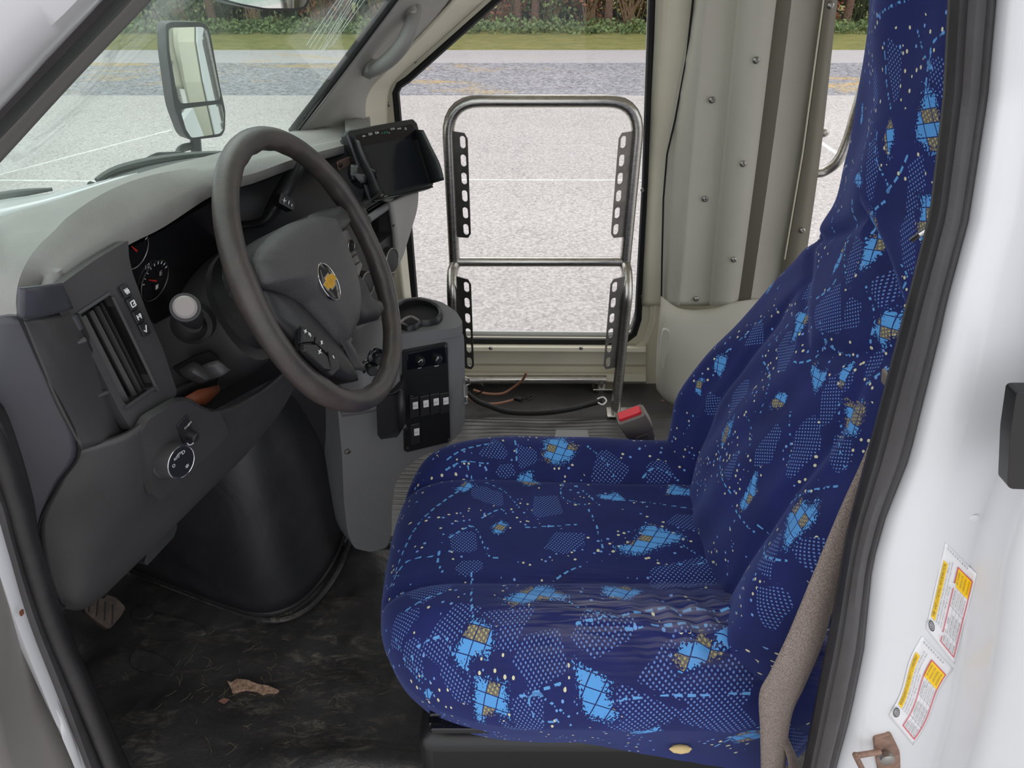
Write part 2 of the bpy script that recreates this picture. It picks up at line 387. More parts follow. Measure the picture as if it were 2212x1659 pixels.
def fabric():
    t = NT('moquette_seat_fabric')
    at = lambda n: t.n('ShaderNodeAttribute', attribute_name=n).outputs['Fac']
    uv = t.n('ShaderNodeUVMap', uv_map='fab').outputs[0]
    def nz(scale, det=2): 
        x = t.n('ShaderNodeTexNoise'); x.inputs['Scale'].default_value = scale; x.inputs['Detail'].default_value = det; t.t.links.new(uv, x.inputs['Vector']); return x.outputs['Fac']
    weave = nz(420, 3)
    navy = t.ramp(nz(14, 5), [(.25, (.0075, .011, .070, 1)), (.75, (.012, .018, .115, 1))])
    # woven dot grid
    mp = t.n('ShaderNodeMapping'); mp.inputs['Rotation'].default_value = (0, 0, math.radians(38)); mp.inputs['Scale'].default_value = (245, 245, 245); t.t.links.new(uv, mp.inputs[0])
    sp = t.n('ShaderNodeSeparateXYZ'); t.t.links.new(mp.outputs[0], sp.inputs[0])
    fx = t.math('SUBTRACT', t.math('FRACT', sp.outputs[0]), .5); fy = t.math('SUBTRACT', t.math('FRACT', sp.outputs[1]), .5)
    d = t.math('SQRT', t.math('ADD', t.math('MULTIPLY', fx, fx), t.math('MULTIPLY', fy, fy)))
    dots = t.math('MULTIPLY', t.math('LESS_THAN', d, .26), t.math('GREATER_THAN', at('patch'), 0.0))
    c = t.mix(t.math('MULTIPLY', dots, .75), navy, srgb(105, 140, 205))
    # specks
    vo = t.n('ShaderNodeTexVoronoi'); vo.inputs['Scale'].default_value = 105; t.t.links.new(uv, vo.inputs['Vector'])
    msk = t.math('GREATER_THAN', nz(13, 1), .50)
    sk = t.math('MULTIPLY', t.math('LESS_THAN', vo.outputs['Distance'], .20), t.math('MULTIPLY', msk, t.math('LESS_THAN', at('patch'), 0.0)))
    spc = t.n('ShaderNodeSeparateColor'); t.t.links.new(vo.outputs['Color'], spc.inputs[0])
    skc = t.mix(t.math('GREATER_THAN', spc.outputs[0], .45), srgb(110, 150, 210), srgb(205, 200, 165))
    c = t.mix(sk, c, skc)
    # dashed lines
    ln = t.math('MULTIPLY', t.math('LESS_THAN', at('line_d'), .00145), t.math('LESS_THAN', t.math('FRACT', t.math('MULTIPLY', at('line_s'), 78)), .62))
    c = t.mix(ln, c, srgb(92, 150, 205))
    # blue blots with a ragged woven edge and a dark crosshatch
    e = t.math('ADD', at('blot'), t.math('MULTIPLY', t.math('SUBTRACT', nz(420, 1), .5), 1.3))
    bl = t.math('GREATER_THAN', e, 0.12)
    m2 = t.n('ShaderNodeMapping'); m2.inputs['Rotation'].default_value = (0, 0, math.radians(20)); m2.inputs['Scale'].default_value = (62, 85, 60); t.t.links.new(uv, m2.inputs[0])
    s2 = t.n('ShaderNodeSeparateXYZ'); t.t.links.new(m2.outputs[0], s2.inputs[0])
    hx = t.math('GREATER_THAN', t.math('FRACT', s2.outputs[0]), .92); hy = t.math('GREATER_THAN', t.math('FRACT', s2.outputs[1]), .92)
    ht = t.math('MAXIMUM', hx, hy)
    cell = t.n('ShaderNodeTexWhiteNoise', noise_dimensions='2D'); fl = t.n('ShaderNodeVectorMath', operation='FLOOR'); t.t.links.new(m2.outputs[0], fl.inputs[0]); t.t.links.new(fl.outputs[0], cell.inputs['Vector'])
    gold = t.math('GREATER_THAN', cell.outputs['Value'], .8)
    bc = t.mix(t.math('MULTIPLY', t.math('GREATER_THAN', d, .3), .65), srgb(165, 155, 105), (.012, .018, .09, 1))
    bc = t.mix(gold, srgb(84, 150, 212), bc)
    bc = t.mix(ht, bc, (.012, .02, .11, 1))
    c = t.mix(bl, c, bc)
    mq = t.n('ShaderNodeMapping'); mq.inputs['Scale'].default_value = (14, 260, 1); t.t.links.new(uv, mq.inputs[0]); xq = t.n('ShaderNodeTexNoise'); xq.inputs['Scale'].default_value = 1; xq.inputs['Detail'].default_value = 4; xq.inputs['Distortion'].default_value = .6; t.t.links.new(mq.outputs[0], xq.inputs['Vector']); nzs = xq.outputs['Fac']
    # dust rubbed into the near bolster
    du = t.math('MULTIPLY', at('wear'), t.ramp(nzs, [(.42, (0, 0, 0, 1)), (.7, (1, 1, 1, 1))]))
    c = t.mix(t.math('MULTIPLY', du, .5), c, srgb(150, 145, 150))
    m = t.bsdf(Base_Color=c, Roughness=.75, Normal=t.bump(weave, .25, .001))
    b = [n for n in t.t.nodes if n.type == 'BSDF_PRINCIPLED'][0]
    b.inputs['Sheen Weight'].default_value = .25; b.inputs['Sheen Tint'].default_value = (.35, .45, 1, 1); b.inputs['Specular IOR Level'].default_value = .2
    return m
M['fabric'] = fabric()
# ============================================================ OUTDOORS
GZ = -.72
def gplane(name, x0, x1, y0, y1, m, label, z=GZ, thick=.3, nx=1):
    mb = MB(); mb.box(((x0+x1)/2, (y0+y1)/2, z-thick/2), (x1-x0, y1-y0, thick)); o = mb.build(name, m, smooth=False); o['kind'] = 'structure'; o['label'] = label; return o
y1 = PZ(1106, 206, GZ).y; y2 = PZ(1106, 136, GZ).y; y3 = PZ(1106, 108, GZ).y; y4 = PZ(1106, 74, GZ).y
lot = gplane('parking_lot', -30, 30, -12, y1, M['asphalt'], 'pale sunlit grey asphalt of the parking lot beside the bus')
lot['label'] = 'pale pinkish grey asphalt of the parking lot beside the bus'
gplane('gravel_strip', -30, 30, y1, y2, M['gravel'], 'darker blue grey band of asphalt scattered with yellow leaves')
gplane('pavement_edge', -30, 30, y2, y3, M['kerb'], 'smooth pale strip of pavement along the grass')
gplane('grass_verge', -30, 30, y3, 24, M['grass'], 'mown green verge with fallen leaves in front of the shrubs')
def paint_line(pts, w, label):
    v = [PZ(x, y, GZ+.002) for x, y in pts]; mb = MB(); rows = []
    for i, p in enumerate(v):
        d = (v[min(i+1, len(v)-1)]-v[max(i-1, 0)]).normalized(); s = Vector((-d.y, d.x, 0))*w/2; rows.append([p-s, p+s, p+s-Vector((0, 0, .004)), p-s-Vector((0, 0, .004))])
    mb.loft(rows, cu=True, cap=True); o = mb.build('parking_line', M['line_paint'], smooth=False)
    tag(o, label, 'painted line', kind=None); return o
paint_line([(905, 388), (1440, 389)], .028, 'thin white parking line seen through the rail frame')
paint_line([(-200, 430), (0, 377), (200, 325), (372, 280)], .035, 'diagonal white parking line seen through the windshield left of the mirror')
paint_line([(-200, 385), (0, 389), (210, 391)], .035, 'faint white parking line just above the wiper blades')
paint_line([(1740, 285), (1850, 360)], .05, 'short white parking line in the gap beside the seat back')
# shrubs and trees along the verge
def leaves(mb, c, rad, n, size, rs):
    for i in range(n):
        u = rs.normal(size=3); u /= np.linalg.norm(u)+1e-9; r = rs.uniform(.35, 1)**.5
        p = Vector((c[0]+u[0]*rad[0]*r, c[1]+u[1]*rad[1]*r, max(c[2]+u[2]*rad[2]*r, GZ+.03)))
        a = Vector(rs.normal(size=3)).normalized(); b = a.orthogonal().normalized(); s = size*rs.uniform(.6, 1.3)
        mb.add([p, p+a*s*.5+b*s*.35, p+a*s, p+a*s*.5-b*s*.35], [(0, 1, 2, 3)])
rs = np.random.RandomState(7)
yb = y4
mb = MB()
for i in range(1500):
    x = rs.uniform(-11, 10); y = yb+rs.uniform(0, .9); hh = rs.uniform(.03, .17)
    leaves(mb, (x, y, GZ+hh*.7), (.12, .14, hh*.7), 8, .08, rs)
tag(mb.build('ground_cover', M['leaf_green'], smooth=False), 'band of low bright green weeds along the back of the grass', 'undergrowth', kind='stuff')
LK = {'g': ('leaf_green', 'bushy green shrub'), 'd': ('leaf_dark', 'dark green shrub'), 'y': ('leaf_yellow', 'yellowing shrub'), 'r': ('leaf_red', 'russet brown shrub')}
shr = [(-9.6, 'd', 'at the far left edge of the windshield'), (-8.1, 'd', 'left of the outside mirror'), (-6.6, 'g', 'directly behind the outside mirror head'), (-5.2, 'd', 'right of the outside mirror head'), (-3.9, 'r', 'below the inside mirror'),
       (-2.6, 'g', 'just left of the far windshield edge'), (-1.2, 'd', 'behind the grab handle pillar'), (-.2, 'r', 'at the left corner of the side window'), (.75, 'g', 'left of centre in the side window'), (1.55, 'r', 'in the middle of the side window'),
       (2.35, 'y', 'right of centre in the side window'), (3.1, 'r', 'at the right edge of the side window'), (4.4, 'd', 'hidden partly by the wall panels'), (6.1, 'r', 'in the gap beside the seat headrest'), (7.4, 'g', 'behind the seat headrest')]
for x, k, where in shr:
    t = thing('shrub', (x, yb+1.2, GZ), LK[k][1]+' at the wood edge '+where, 'shrub')
    mb = MB(); leaves(mb, (x, yb+1.3+rs.uniform(0, .4), GZ+.85), (.85, .5, .85), 1300, .085, rs); mb.build('foliage', M[LK[k][0]], t, smooth=False)
    mb = MB()
    for j in range(16):
        a = rs.uniform(-.6, .6); mb.tube([(x+rs.uniform(-.15, .15), yb+1.2, GZ), (x+a*.5, yb+1.2, GZ+.6), (x+a*1.3, yb+1.2+rs.uniform(-.3, .3), GZ+1.5)], [.022, .015, .007], 5)
    mb.build('stem', M['brush'], t)
for i, (x, w) in enumerate([(-8.6, 'left of the outside mirror'), (-5.9, 'just right of the outside mirror'), (-3.2, 'between the inside mirror and the windshield edge'), (.1, 'at the top left of the side window'), (.45, 'second from the left in the side window'), (1.9, 'near the centre of the side window'), (2.9, 'at the right of the side window'), (6.6, 'beside the seat headrest')]):
    t = thing('tree', (x, yb+1.0, GZ), 'slim brown tree trunk standing in the brush '+w, 'tree')
    mb = MB(); b = rs.uniform(-.2, .2); mb.tube([(x, yb+1.0, GZ-.05), (x+b*.3, yb+1.0, GZ+1), (x+b, yb+1.1, GZ+3.2), (x+b*1.5, yb+1.3, GZ+5)], [.085, .07, .055, .03], 9); mb.build('trunk', M['bark'], t)
    mb = MB(); leaves(mb, (x+b*1.5, yb+1.7, GZ+4.6), (.8, .7, 1.2), 700, .25, rs); mb.build('crown', M['leaf_dark'], t, smooth=False)
mb = MB()
for i in range(500): 
    x = rs.uniform(-12, 11); y = yb+rs.uniform(.8, 3); a = rs.uniform(-.6, .6)
    mb.tube([(x, y, GZ), (x+a*.4, y, GZ+.7), (x+a, y, GZ+1.8)], [.015, .011, .005], 4)
for i in range(9000):
    leaves(mb, (rs.uniform(-13, 12), yb+rs.uniform(2, 3.6), GZ+rs.uniform(0, 5)), (.3, .3, .3), 1, .35, rs)
tag(mb.build('brushwood', M['leaf_dark'], smooth=False), 'tangle of dim leafy brush filling the wood behind the shrubs', 'undergrowth', kind='stuff')
# ============================================================ SETTING OF THE CAB
def st(o, label=None):
    o['kind'] = 'structure'
    if label: o['label'] = label
    return o
# floor pan with a gentle mesh (driver's footwell)
mb = MB(); rows = []
for j in range(61):
    r = []
    for i in range(81):
        x = -.95+i*1.75/80; y = .40+j*.75/60
        z = .010*noise.noise(Vector((x*5, y*7, 0)))+.006*noise.noise(Vector((x*14, y*20, 3)))
        z += .024*math.exp(-((y-.615)/.035)**2)*math.exp(-((x+.22)/.16)**2)   # swell of the mat by the sill
        z += max(0, -.80-x)*.75                                           # toe board rises
        r.append(Vector((x, y, z)))
    rows.append(r)
mb.loft(rows); st(mb.build('floor', M['floor'], solid=.03, solid_off=-1), 'worn black rubber floor of the driver footwell')
# passenger side floor
mb = MB(); rows = []
for j in range(41):
    y = 1.10+j*.70/40; r = []
    for i in range(61):
        x = -.60+i*1.5/60; z = .012*noise.noise(Vector((x*4, y*6, 5)))*(1 if y < 1.58 else .1)
        if y < 1.58: z += .015*min(1, (1.58-y)*30)
        r.append(Vector((x, y, z)))
    rows.append(r)
mb.loft(rows); st(mb.build('floor_passenger', M['ribbed'], solid=.02, solid_off=-1), 'ribbed black rubber mat on the passenger side floor')
mb = MB(); mb.box((.1, 1.1, -.18), (2.2, 1.5, .28)); mb.box((1.1, 1.1, -.02), (.62, 1.4, .04)); st(mb.build('trim_1', M['black'], smooth=False), 'dark underside of the cab floor')
mb = MB(); pl = Pl(P(1250, 950, 1.14), 0, 80)
mb.plate([PZ(1200, 928, .03), PZ(1270, 928, .03), PZ(1275, 952, .03), PZ(1196, 948, .03)], (0, 0, -.012)); tag(mb.build('floor_plate', M['console'], bevel=.002), 'small grey rectangular cover plate on the ribbed mat behind the seat cushion', 'cover plate')
# passenger wall with window opening
WY = 1.74
win = [(863, 200), (868, 190), (886, 178), (1095, -8), (1300, -190), (1392, -190), (1404, -100), (1400, 0), (1386, 400), (1370, 690), (1362, 716), (1345, 729), (1320, 731), (950, 728), (925, 722), (912, 700), (903, 640), (890, 480), (872, 300)]
def wp(px, py, Y=WY): return P(px, py, Y)
mb = MB()
zt = 1.42
def off_loop(l, k):
    cx = sum(a for a, b in l)/len(l); out = []
    m = len(l)
    for i in range(m):
        a = Vector(l[i-1]); b = Vector(l[i]); c = Vector(l[(i+1) % m]); t = (c-a).normalized(); nn = Vector((t.y, -t.x))
        out.append(tuple(b+nn*k))
    return out
g1 = off_loop(win, 16)
if abs(sum(a*d-b*c for (a, b), (c, d) in zip(g1, g1[1:]+g1[:1]))) < abs(sum(a*d-b*c for (a, b), (c, d) in zip(win, win[1:]+win[:1]))): g1 = off_loop(win, -16); SG = -1
else: SG = 1
outer = [Vector((-.34, WY, -.02)), Vector((.66, WY, -.02)), Vector((.66, WY, zt)), P(1290, -420, WY), P(1010, -40, WY), P(850, 130, WY), P(815, 190, WY), P(808, 300, WY)]
mb.plate(outer, (0, .05, 0), [[wp(*q) for q in g1]]); wall = st(mb.build('wall_right', M['beige'], smooth=False, bevel=.0), 'cream side wall around the passenger window')
mb = MB(); mb.plate([p+Vector((0, .056, 0)) for p in outer], (0, .004, 0), [[wp(*q)+Vector((0, .056, 0)) for q in off_loop(win, SG*8)]]); mb.build('outer_skin', M['white_paint'], wall, smooth=False)
# raised frame moulding around the opening
g2 = off_loop(win, SG*30); g3 = off_loop(win, SG*46)
mb = MB(); mb.loft([[P(a, b, WY) for a, b in g3], [P(a, b, WY-.018) for a, b in off_loop(win, SG*43)], [P(a, b, WY-.018) for a, b in off_loop(win, SG*33)], [P(a, b, WY-.004) for a, b in g2], [P(a, b, WY-.004) for a, b in off_loop(win, SG*15)], [P(a, b, WY+.03) for a, b in off_loop(win, SG*14)]], cu=True)
mb.build('window_frame', M['beige'], wall)
mb = MB(); mb.loft([[P(a, b, WY-.004) for a, b in off_loop(win, SG*16)], [P(a, b, WY-.010) for a, b in off_loop(win, SG*12)], [P(a, b, WY-.008) for a, b in off_loop(win, SG*4)], [P(a, b, WY+.004) for a, b in off_loop(win, SG*0)], [P(a, b, WY+.03) for a, b in off_loop(win, SG*0)]], cu=True)
o = mb.build('trim_2', M['matte']); st(o, 'black rubber gasket around the passenger window')
mb = MB(); mb.plate([P(a, b, WY+.02) for a, b in off_loop(win, SG*6)], (0, .004, 0)); st(mb.build('window_1', M['glass'], smooth=False), 'clear passenger side window')
# sill mouldings below the window
mb = MB()
sill = [(742, WY-.005), (750, WY-.035), (758, WY-.04), (764, WY-.03), (785, WY-.03), (790, WY-.012), (802, WY-.014), (806, WY-.04), (822, WY-.045), (826, WY-.01)]
mb.loft([[P(x, yy+(x-1000)*.006, Y) for x in (900, 1000, 1100, 1200, 1300, 1370, 1395)] for yy, Y in sill]); mb.build('window_sill', M['beige'], wall)
mb = MB()
for a, b in [(1020, 12), (896, 131), (838, 225), (1385, 640), (1255, 752), (1060, 752), (1388, 410), (1428, 30)]:
    c = P(a, b, WY-.006 if b < 700 else WY-.041); mb.lathe([(.0055, 0), (.0055, .0015), (.003, .0035), (.0008, .003)], c, (0, -1, 0), 12)
mb.build('screw', M['screw'], wall)
# column panels behind the window (B post cover)
rowsB = []
for (yy, xs) in [(-160, (1428, 1505, 1538, 1545, 1610, 1618, 1688, 1698, 1795, 1800, 1832)), (0, (1418, 1497, 1522, 1530, 1592, 1600, 1668, 1676, 1776, 1782, 1808)), (330, (1402, 1441, 1492, 1500, 1560, 1568, 1628, 1636, 1731, 1737, 1772)), (560, (1390, 1430, 1474, 1482, 1538, 1546, 1598, 1606, 1692, 1698, 1740)), (660, (1386, 1428, 1464, 1472, 1530, 1538, 1584, 1592, 1676, 1682, 1726))]:
    Ys = (1.735, 1.70, 1.655, 1.665, 1.665, 1.645, 1.64, 1.655, 1.645, 1.632, 1.64)
    rowsB.append([P(x, yy, Y) for x, Y in zip(xs, Ys)])
g = [[r[i] for r in rowsB] for i in range(11)]
col = thing('trim_3', (.45, 1.68, 0), None, None, kind='structure'); col['label'] = 'cream pressed metal post panels between window and seat'
def band(i0, i1, m, name, nv=5):
    mb = MB(); mb.loft([cr(g[i], nv) for i in range(i0, i1+1)]); return mb.build(name, m, col, solid=.004, solid_off=0, auto=60)
band(0, 1, M['beige'], 'panel'); band(1, 2, M['putty'], 'panel'); band(2, 5, M['putty'], 'channel_panel'); band(5, 8, M['putty'], 'ridge_panel'); band(7, 9, M['putty_dark'], 'flat_panel'); band(9, 10, M['putty_dark'], 'flange')
mb = MB(); mb.tube([P(x, y, 1.69) for x, y in ((1505, -160), (1497, 0), (1483, 125), (1458, 260), (1441, 333), (1433, 430), (1430, 560), (1428, 690))], .0022, 8); mb.build('seam', M['matte'], col)
mb = MB(); mb.tube([P(x, y, 1.626) for x, y in ((1798, -160), (1779, 0), (1734, 330), (1695, 560))], .0018, 8); mb.build('edge_bead', M['beige'], col)
mb = MB()
for a, b, Y in [(1633, 130, 1.635), (1538, 216, 1.66), (1605, 354, 1.635), (1523, 430, 1.66), (1585, 561, 1.635), (1504, 646, 1.66), (1794, 11, 1.63), (1733, 498, 1.63)]:
    mb.lathe([(.0075, 0), (.007, .002), (.0035, .0045), (.001, .004)], P(a, b, Y), (0, -1, 0), 14)
mb.build('screw', M['screw'], col)
# lower bulge of the post down to the floor
lows = [[(1428, 640, 1.66), (1470, 668, 1.645), (1535, 668, 1.645), (1600, 650, 1.64), (1700, 640, 1.66)],
        [(1424, 700, 1.63), (1450, 690, 1.62), (1500, 690, 1.62), (1580, 690, 1.62), (1700, 690, 1.64)],
        [(1420, 770, 1.63), (1440, 770, 1.60), (1500, 770, 1.59), (1580, 770, 1.6), (1700, 770, 1.62)],
        [(1419, 832, 1.63), (1440, 852, 1.60), (1480, 862, 1.585), (1570, 862, 1.59), (1700, 862, 1.62)],
        [(1425, 845, 1.64), (1448, 870, 1.62), (1490, 880, 1.60), (1570, 880, 1.6), (1700, 880, 1.62)]]
mb = MB(); mb.loft(sheet(lows, 5, 4)); mb.build('post_foot', M['putty'], col, solid=.006, solid_off=0)
mb = MB(); mb.plate(rnd([P(1431, 710, 1.60), P(1450, 716, 1.597), P(1444, 802, 1.597), P(1424, 795, 1.60)], .3), (0, .012, 0)); mb.build('cover_plate', M['putty'], col, bevel=.004)
# right A pillar trim (between windshield and side window)
def wy(px, py):  # distance of the far windshield edge
    return 1.36
pr = [
 [(664, -170+430, 1.375), (690, 230, 1.375), (720, 190, 1.375), (760, 136, 1.375), (808, 70, 1.375), (858, 0, 1.375), (960, -150, 1.375)],
 [(690, 275, 1.40), (715, 235, 1.41), (745, 195, 1.41), (785, 140, 1.41), (830, 80, 1.41), (885, 0, 1.41), (985, -150, 1.41)],
 [(735, 280, 1.45), (755, 225, 1.46), (775, 180, 1.46), (805, 130, 1.46), (855, 70, 1.46), (915, 0, 1.46), (1015, -150, 1.46)],
 [(780, 268, 1.56), (784, 215, 1.57), (800, 180, 1.58), (835, 140, 1.59), (885, 85, 1.59), (950, 10, 1.59), (1060, -150, 1.59)],
 [(790, 266, 1.70), (795, 215, 1.70), (812, 180, 1.71), (850, 140, 1.71), (905, 85, 1.71), (975, 10, 1.71), (1080, -150, 1.71)]]
pr[0][0] = (640, 292, 1.372)
mb = MB(); mb.loft(sheet(pr, 5, 4)); pa = mb.build('trim_4', M['trim_grey'], solid=.006, solid_off=0); st(pa, 'grey moulded trim of the far windshield pillar')
mb = MB(); mb.loft(sheet([[(776, 330, 1.60), (780, 262, 1.60), (790, 205, 1.60), (820, 165, 1.61), (905, 80, 1.62), (985, -5, 1.63)], [(800, 330, 1.66), (803, 262, 1.66), (812, 205, 1.66), (840, 168, 1.67), (925, 85, 1.67), (1010, -5, 1.68)], [(838, 330, 1.72), (836, 262, 1.72), (838, 200, 1.72), (862, 162, 1.72), (950, 85, 1.73), (1050, -5, 1.73)]], 4, 4)); mb.build('corner_post', M['beige'], wall, solid=.005, solid_off=0)
# beige post beside the dash end
mb = MB(); mb.loft(sheet([[(846, 425, 1.66), (852, 480, 1.66), (860, 560, 1.66), (872, 660, 1.66)], [(866, 425, 1.715), (872, 480, 1.715), (879, 560, 1.715), (889, 660, 1.715)]], 3, 3)); mb.build('post', M['beige'], wall, solid=.004, solid_off=0)
# grab handle on the pillar
gh = thing('grab_handle', P(850, 100, 1.44), 'grey moulded grab handle on the far windshield pillar', 'handle')
hp = [(898, 22, 1.44), (888, 55, 1.40), (872, 92, 1.385), (848, 122, 1.385), (822, 143, 1.39), (800, 155, 1.42)]
mb = MB(); mb.tube(cr([P(*q) for q in hp], 6), [.011+.002*math.sin(i/30*math.pi) for i in range(31)], 14, sq=1.25); mb.build('grip', M['handle_grey'], gh)
mb = MB()
mb.loft(sheet([[(786, 152, 1.44), (792, 132, 1.43), (804, 128, 1.425), (816, 134, 1.425)], [(784, 162, 1.44), (792, 152, 1.40), (806, 146, 1.40), (820, 145, 1.42)], [(800, 170, 1.45), (806, 165, 1.42), (816, 158, 1.42), (824, 150, 1.44)]], 4, 4))
mb.build('end_cap', M['trim_grey'], gh, solid=.004, solid_off=0); mb = MB()
mb.loft(sheet([[(868, 20, 1.45), (880, 8, 1.44), (893, 4, 1.44), (908, 12, 1.45)], [(872, 42, 1.44), (884, 30, 1.41), (896, 24, 1.41), (912, 30, 1.45)], [(880, 52, 1.45), (888, 45, 1.42), (900, 40, 1.42), (912, 40, 1.46)]], 4, 4)); mb.build('end_cap', M['trim_grey'], gh, solid=.004, solid_off=0)

# windshield
wl = [[(-170, 540, .56), (0, 486, .72), (209, 414, .86), (358, 368, .98), (473, 340, 1.08), (631, 291, 1.353)],
      [(0, 335, .55), (120, 300, .72), (300, 262, .86), (440, 232, .98), (560, 205, 1.1), (720, 172, 1.36)],
      [(175, 150, .55), (270, 120, .72), (420, 95, .86), (560, 70, .98), (680, 50, 1.1), (848, 0, 1.36)],
      [(440, -140, .55), (520, -140, .72), (640, -150, .86), (760, -150, .98), (840, -150, 1.1), (960, -150, 1.36)]]
mb = MB(); mb.loft(sheet(wl, 6, 5)); st(mb.build('window_2', M['windshield'], solid=.004, solid_off=1), 'greenish tinted windshield with wiper scratches')
def wpl(path, r, m, name, label, sq=None, n=10):
    mb = MB(); mb.tube(cr([P(*q) for q in path], 5), r, n, sq=sq); return st(mb.build(name, m), label)
wpl([(-170, 546, .555), (0, 489, .715), (209, 416, .855), (358, 370, .975), (473, 342, 1.07), (631, 293, 1.345)], .006, M['matte'], 'trim_5', 'black rubber line at the foot of the windshield')
wpl([(631, 286, 1.365), (720, 170, 1.365), (848, -2, 1.365), (960, -150, 1.365)], .0085, M['matte'], 'trim_6', 'black rubber line along the far windshield edge')
# scratches swept by the wiper
mb = MB()
for i in range(9):
    mb.tube([P(738+i*7+random.uniform(-3, 3), -12, 1.17), P(664+i*6.5+random.uniform(-3, 3), 118-abs(i-4)*5, 1.17)], .00045, 5)
mb.build('scratch', M['scratch'], bpy.data.objects['window_2'])
# driver side A pillar: inner trim, rubber and painted body
def strip(rows, m, name, label=None, nu=6, solid=.006, parent=None):
    mb = MB(); mb.loft(sheet(rows, nu, 3)); o = mb.build(name, m, parent, solid=solid, solid_off=0)
    return st(o, label) if parent is None else o
strip([[(-150, 500, .545), (0, 337, .545), (150, 172, .545), (312, 0, .545), (450, -150, .545)], [(-190, 470, .50), (-10, 292, .50), (120, 152, .50), (268, 0, .50), (400, -150, .50)]], M['door_grey'], 'trim_7', 'grey trim of the near windshield pillar')
strip([[(-190, 478, .50), (-6, 290, .50), (120, 155, .50), (268, 0, .50), (400, -150, .50)], [(-190, 450, .465), (0, 245, .465), (110, 130, .465), (232, 0, .465), (370, -150, .465)], [(-190, 420, .47), (0, 222, .47), (100, 115, .47), (205, 0, .47), (340, -150, .47)]], M['rubber'], 'trim_8', 'black rubber door seal on the near windshield pillar')
strip([[(-190, 425, .468), (0, 226, .468), (100, 117, .468), (206, 0, .468), (340, -150, .468)], [(-190, 330, .42), (0, 150, .42), (60, 85, .42), (150, 0, .42), (280, -150, .42)], [(-260, 160, .40), (-100, 20, .40), (-40, -60, .40), (0, -150, .40), (50, -240, .40)]], M['white_paint'], 'trim_9', 'white painted outer pillar above the door opening')
# lower near door frame: inner plastic, seal, painted edge
ll = thing('trim_10', PZ(240, 1659, .3), None, None, kind='structure'); ll['label'] = 'front edge of the driver door opening'
strip([[(-60, 850, .50), (0, 880, .50), (60, 1060, .50), (82, 1180, .50), (135, 1340, .50), (205, 1500, .50), (290, 1690, .50), (380, 1900, .50)],
       [(-60, 900, .465), (0, 935, .465), (42, 1060, .465), (70, 1180, .465), (122, 1340, .465), (188, 1500, .465), (268, 1690, .465), (358, 1900, .465)]], M['plastic_dark'], 'sill_trim', parent=ll)
mb = MB(); mb.tube(cr([P(*q) for q in [(-60, 880, .46), (-8, 965, .46), (30, 1080, .46), (58, 1180, .46), (108, 1340, .46), (178, 1500, .46), (256, 1690, .46), (340, 1900, .46)]], 8), .0085, 14); mb.build('bulb_seal', M['rubber'], ll)
strip([[(-60, 930, .463), (-22, 985, .463), (14, 1080, .463), (40, 1180, .463), (92, 1340, .463), (160, 1500, .463), (236, 1690, .463), (320, 1900, .463)],
       [(-60, 960, .447), (-38, 1010, .447), (-2, 1090, .447), (22, 1180, .447), (72, 1340, .447), (136, 1500, .447), (208, 1690, .447), (290, 1900, .447)],
       [(-60, 1000, .447), (-50, 1040, .447), (-14, 1100, .447), (10, 1180, .447), (57, 1340, .447), (120, 1500, .447), (194, 1690, .447), (270, 1900, .447)]], M['strip'], 'seal_flange', parent=ll)
strip([[(-60, 1003, .446), (-50, 1043, .446), (-12, 1103, .446), (11, 1180, .446), (58, 1340, .446), (121, 1500, .446), (195, 1690, .446), (270, 1900, .446)],
       [(-100, 1060, .43), (-80, 1080, .43), (-40, 1130, .43), (-12, 1200, .43), (38, 1350, .43), (98, 1500, .43), (178, 1690, .43), (255, 1900, .43)],
       [(-100, 1110, .44), (-90, 1130, .44), (-50, 1180, .44), (-25, 1215, .44), (22, 1345, .44), (85, 1455, .44), (134, 1545, .44), (185, 1690, .44)][:8]], M['white_paint'], 'painted_edge', parent=ll)
mb = MB(); mb.plate(rnd([P(40, 1322, .428), P(48, 1318, .428), P(50, 1330, .428), P(44, 1332, .428)], .4), (0, .002, 0)); mb.build('paint_chip', M['chip'], ll)
# opened driver door / step panel at the extreme left
dr = thing('door_1', (-.5, .40, .2), None, None, kind='structure'); dr['label'] = 'grey inner panel of the opened driver door at the left edge'
mb = MB(); mb.loft(sheet([[(-220, 1000, .42), (-60, 1140, .45), (60, 1420, .47), (140, 1560, .48), (230, 1700, .49), (400, 1900, .5)], [(-300, 1300, .36), (-120, 1500, .37), (-60, 1650, .38), (0, 1750, .39), (60, 1850, .4), (150, 2000, .42)]], 5, 5)); mb.build('door_panel', M['door_grey'], dr, solid=.03, solid_off=-1)
# front of the body beyond the dash: fenders, nose, bonnet top and the closing wall under the windshield
mb = MB(); mb.plate([Vector(p) for p in ((-.70, .425, -.35), (-.66, .425, .30), (-.56, .425, .60), (-.52, .425, .80), (-.64, .425, .80), (-1.25, .425, .50), (-1.27, .425, -.35))], (0, .02, 0))
mb.plate([Vector(p) for p in ((-.36, 1.79, -.35), (-.36, 1.79, .30), (-.50, 1.79, .66), (-.64, 1.79, .64), (-1.25, 1.79, .42), (-1.27, 1.79, -.35))], (0, .02, 0))
mb.plate([Vector(p) for p in ((-1.25, .43, -.35), (-1.25, 1.80, -.35), (-1.25, 1.80, .42), (-1.25, .43, .50))], (-.03, 0, 0))
mb.loft([[Vector((-.62, .43, .79)), Vector((-.62, .9, .76)), Vector((-.60, 1.4, .68)), Vector((-.58, 1.79, .62))], [Vector((-.9, .43, .67)), Vector((-.9, .9, .66)), Vector((-.9, 1.4, .61)), Vector((-.9, 1.79, .56))], [Vector((-1.25, .43, .50)), Vector((-1.25, .9, .50)), Vector((-1.25, 1.4, .46)), Vector((-1.25, 1.79, .42))]])
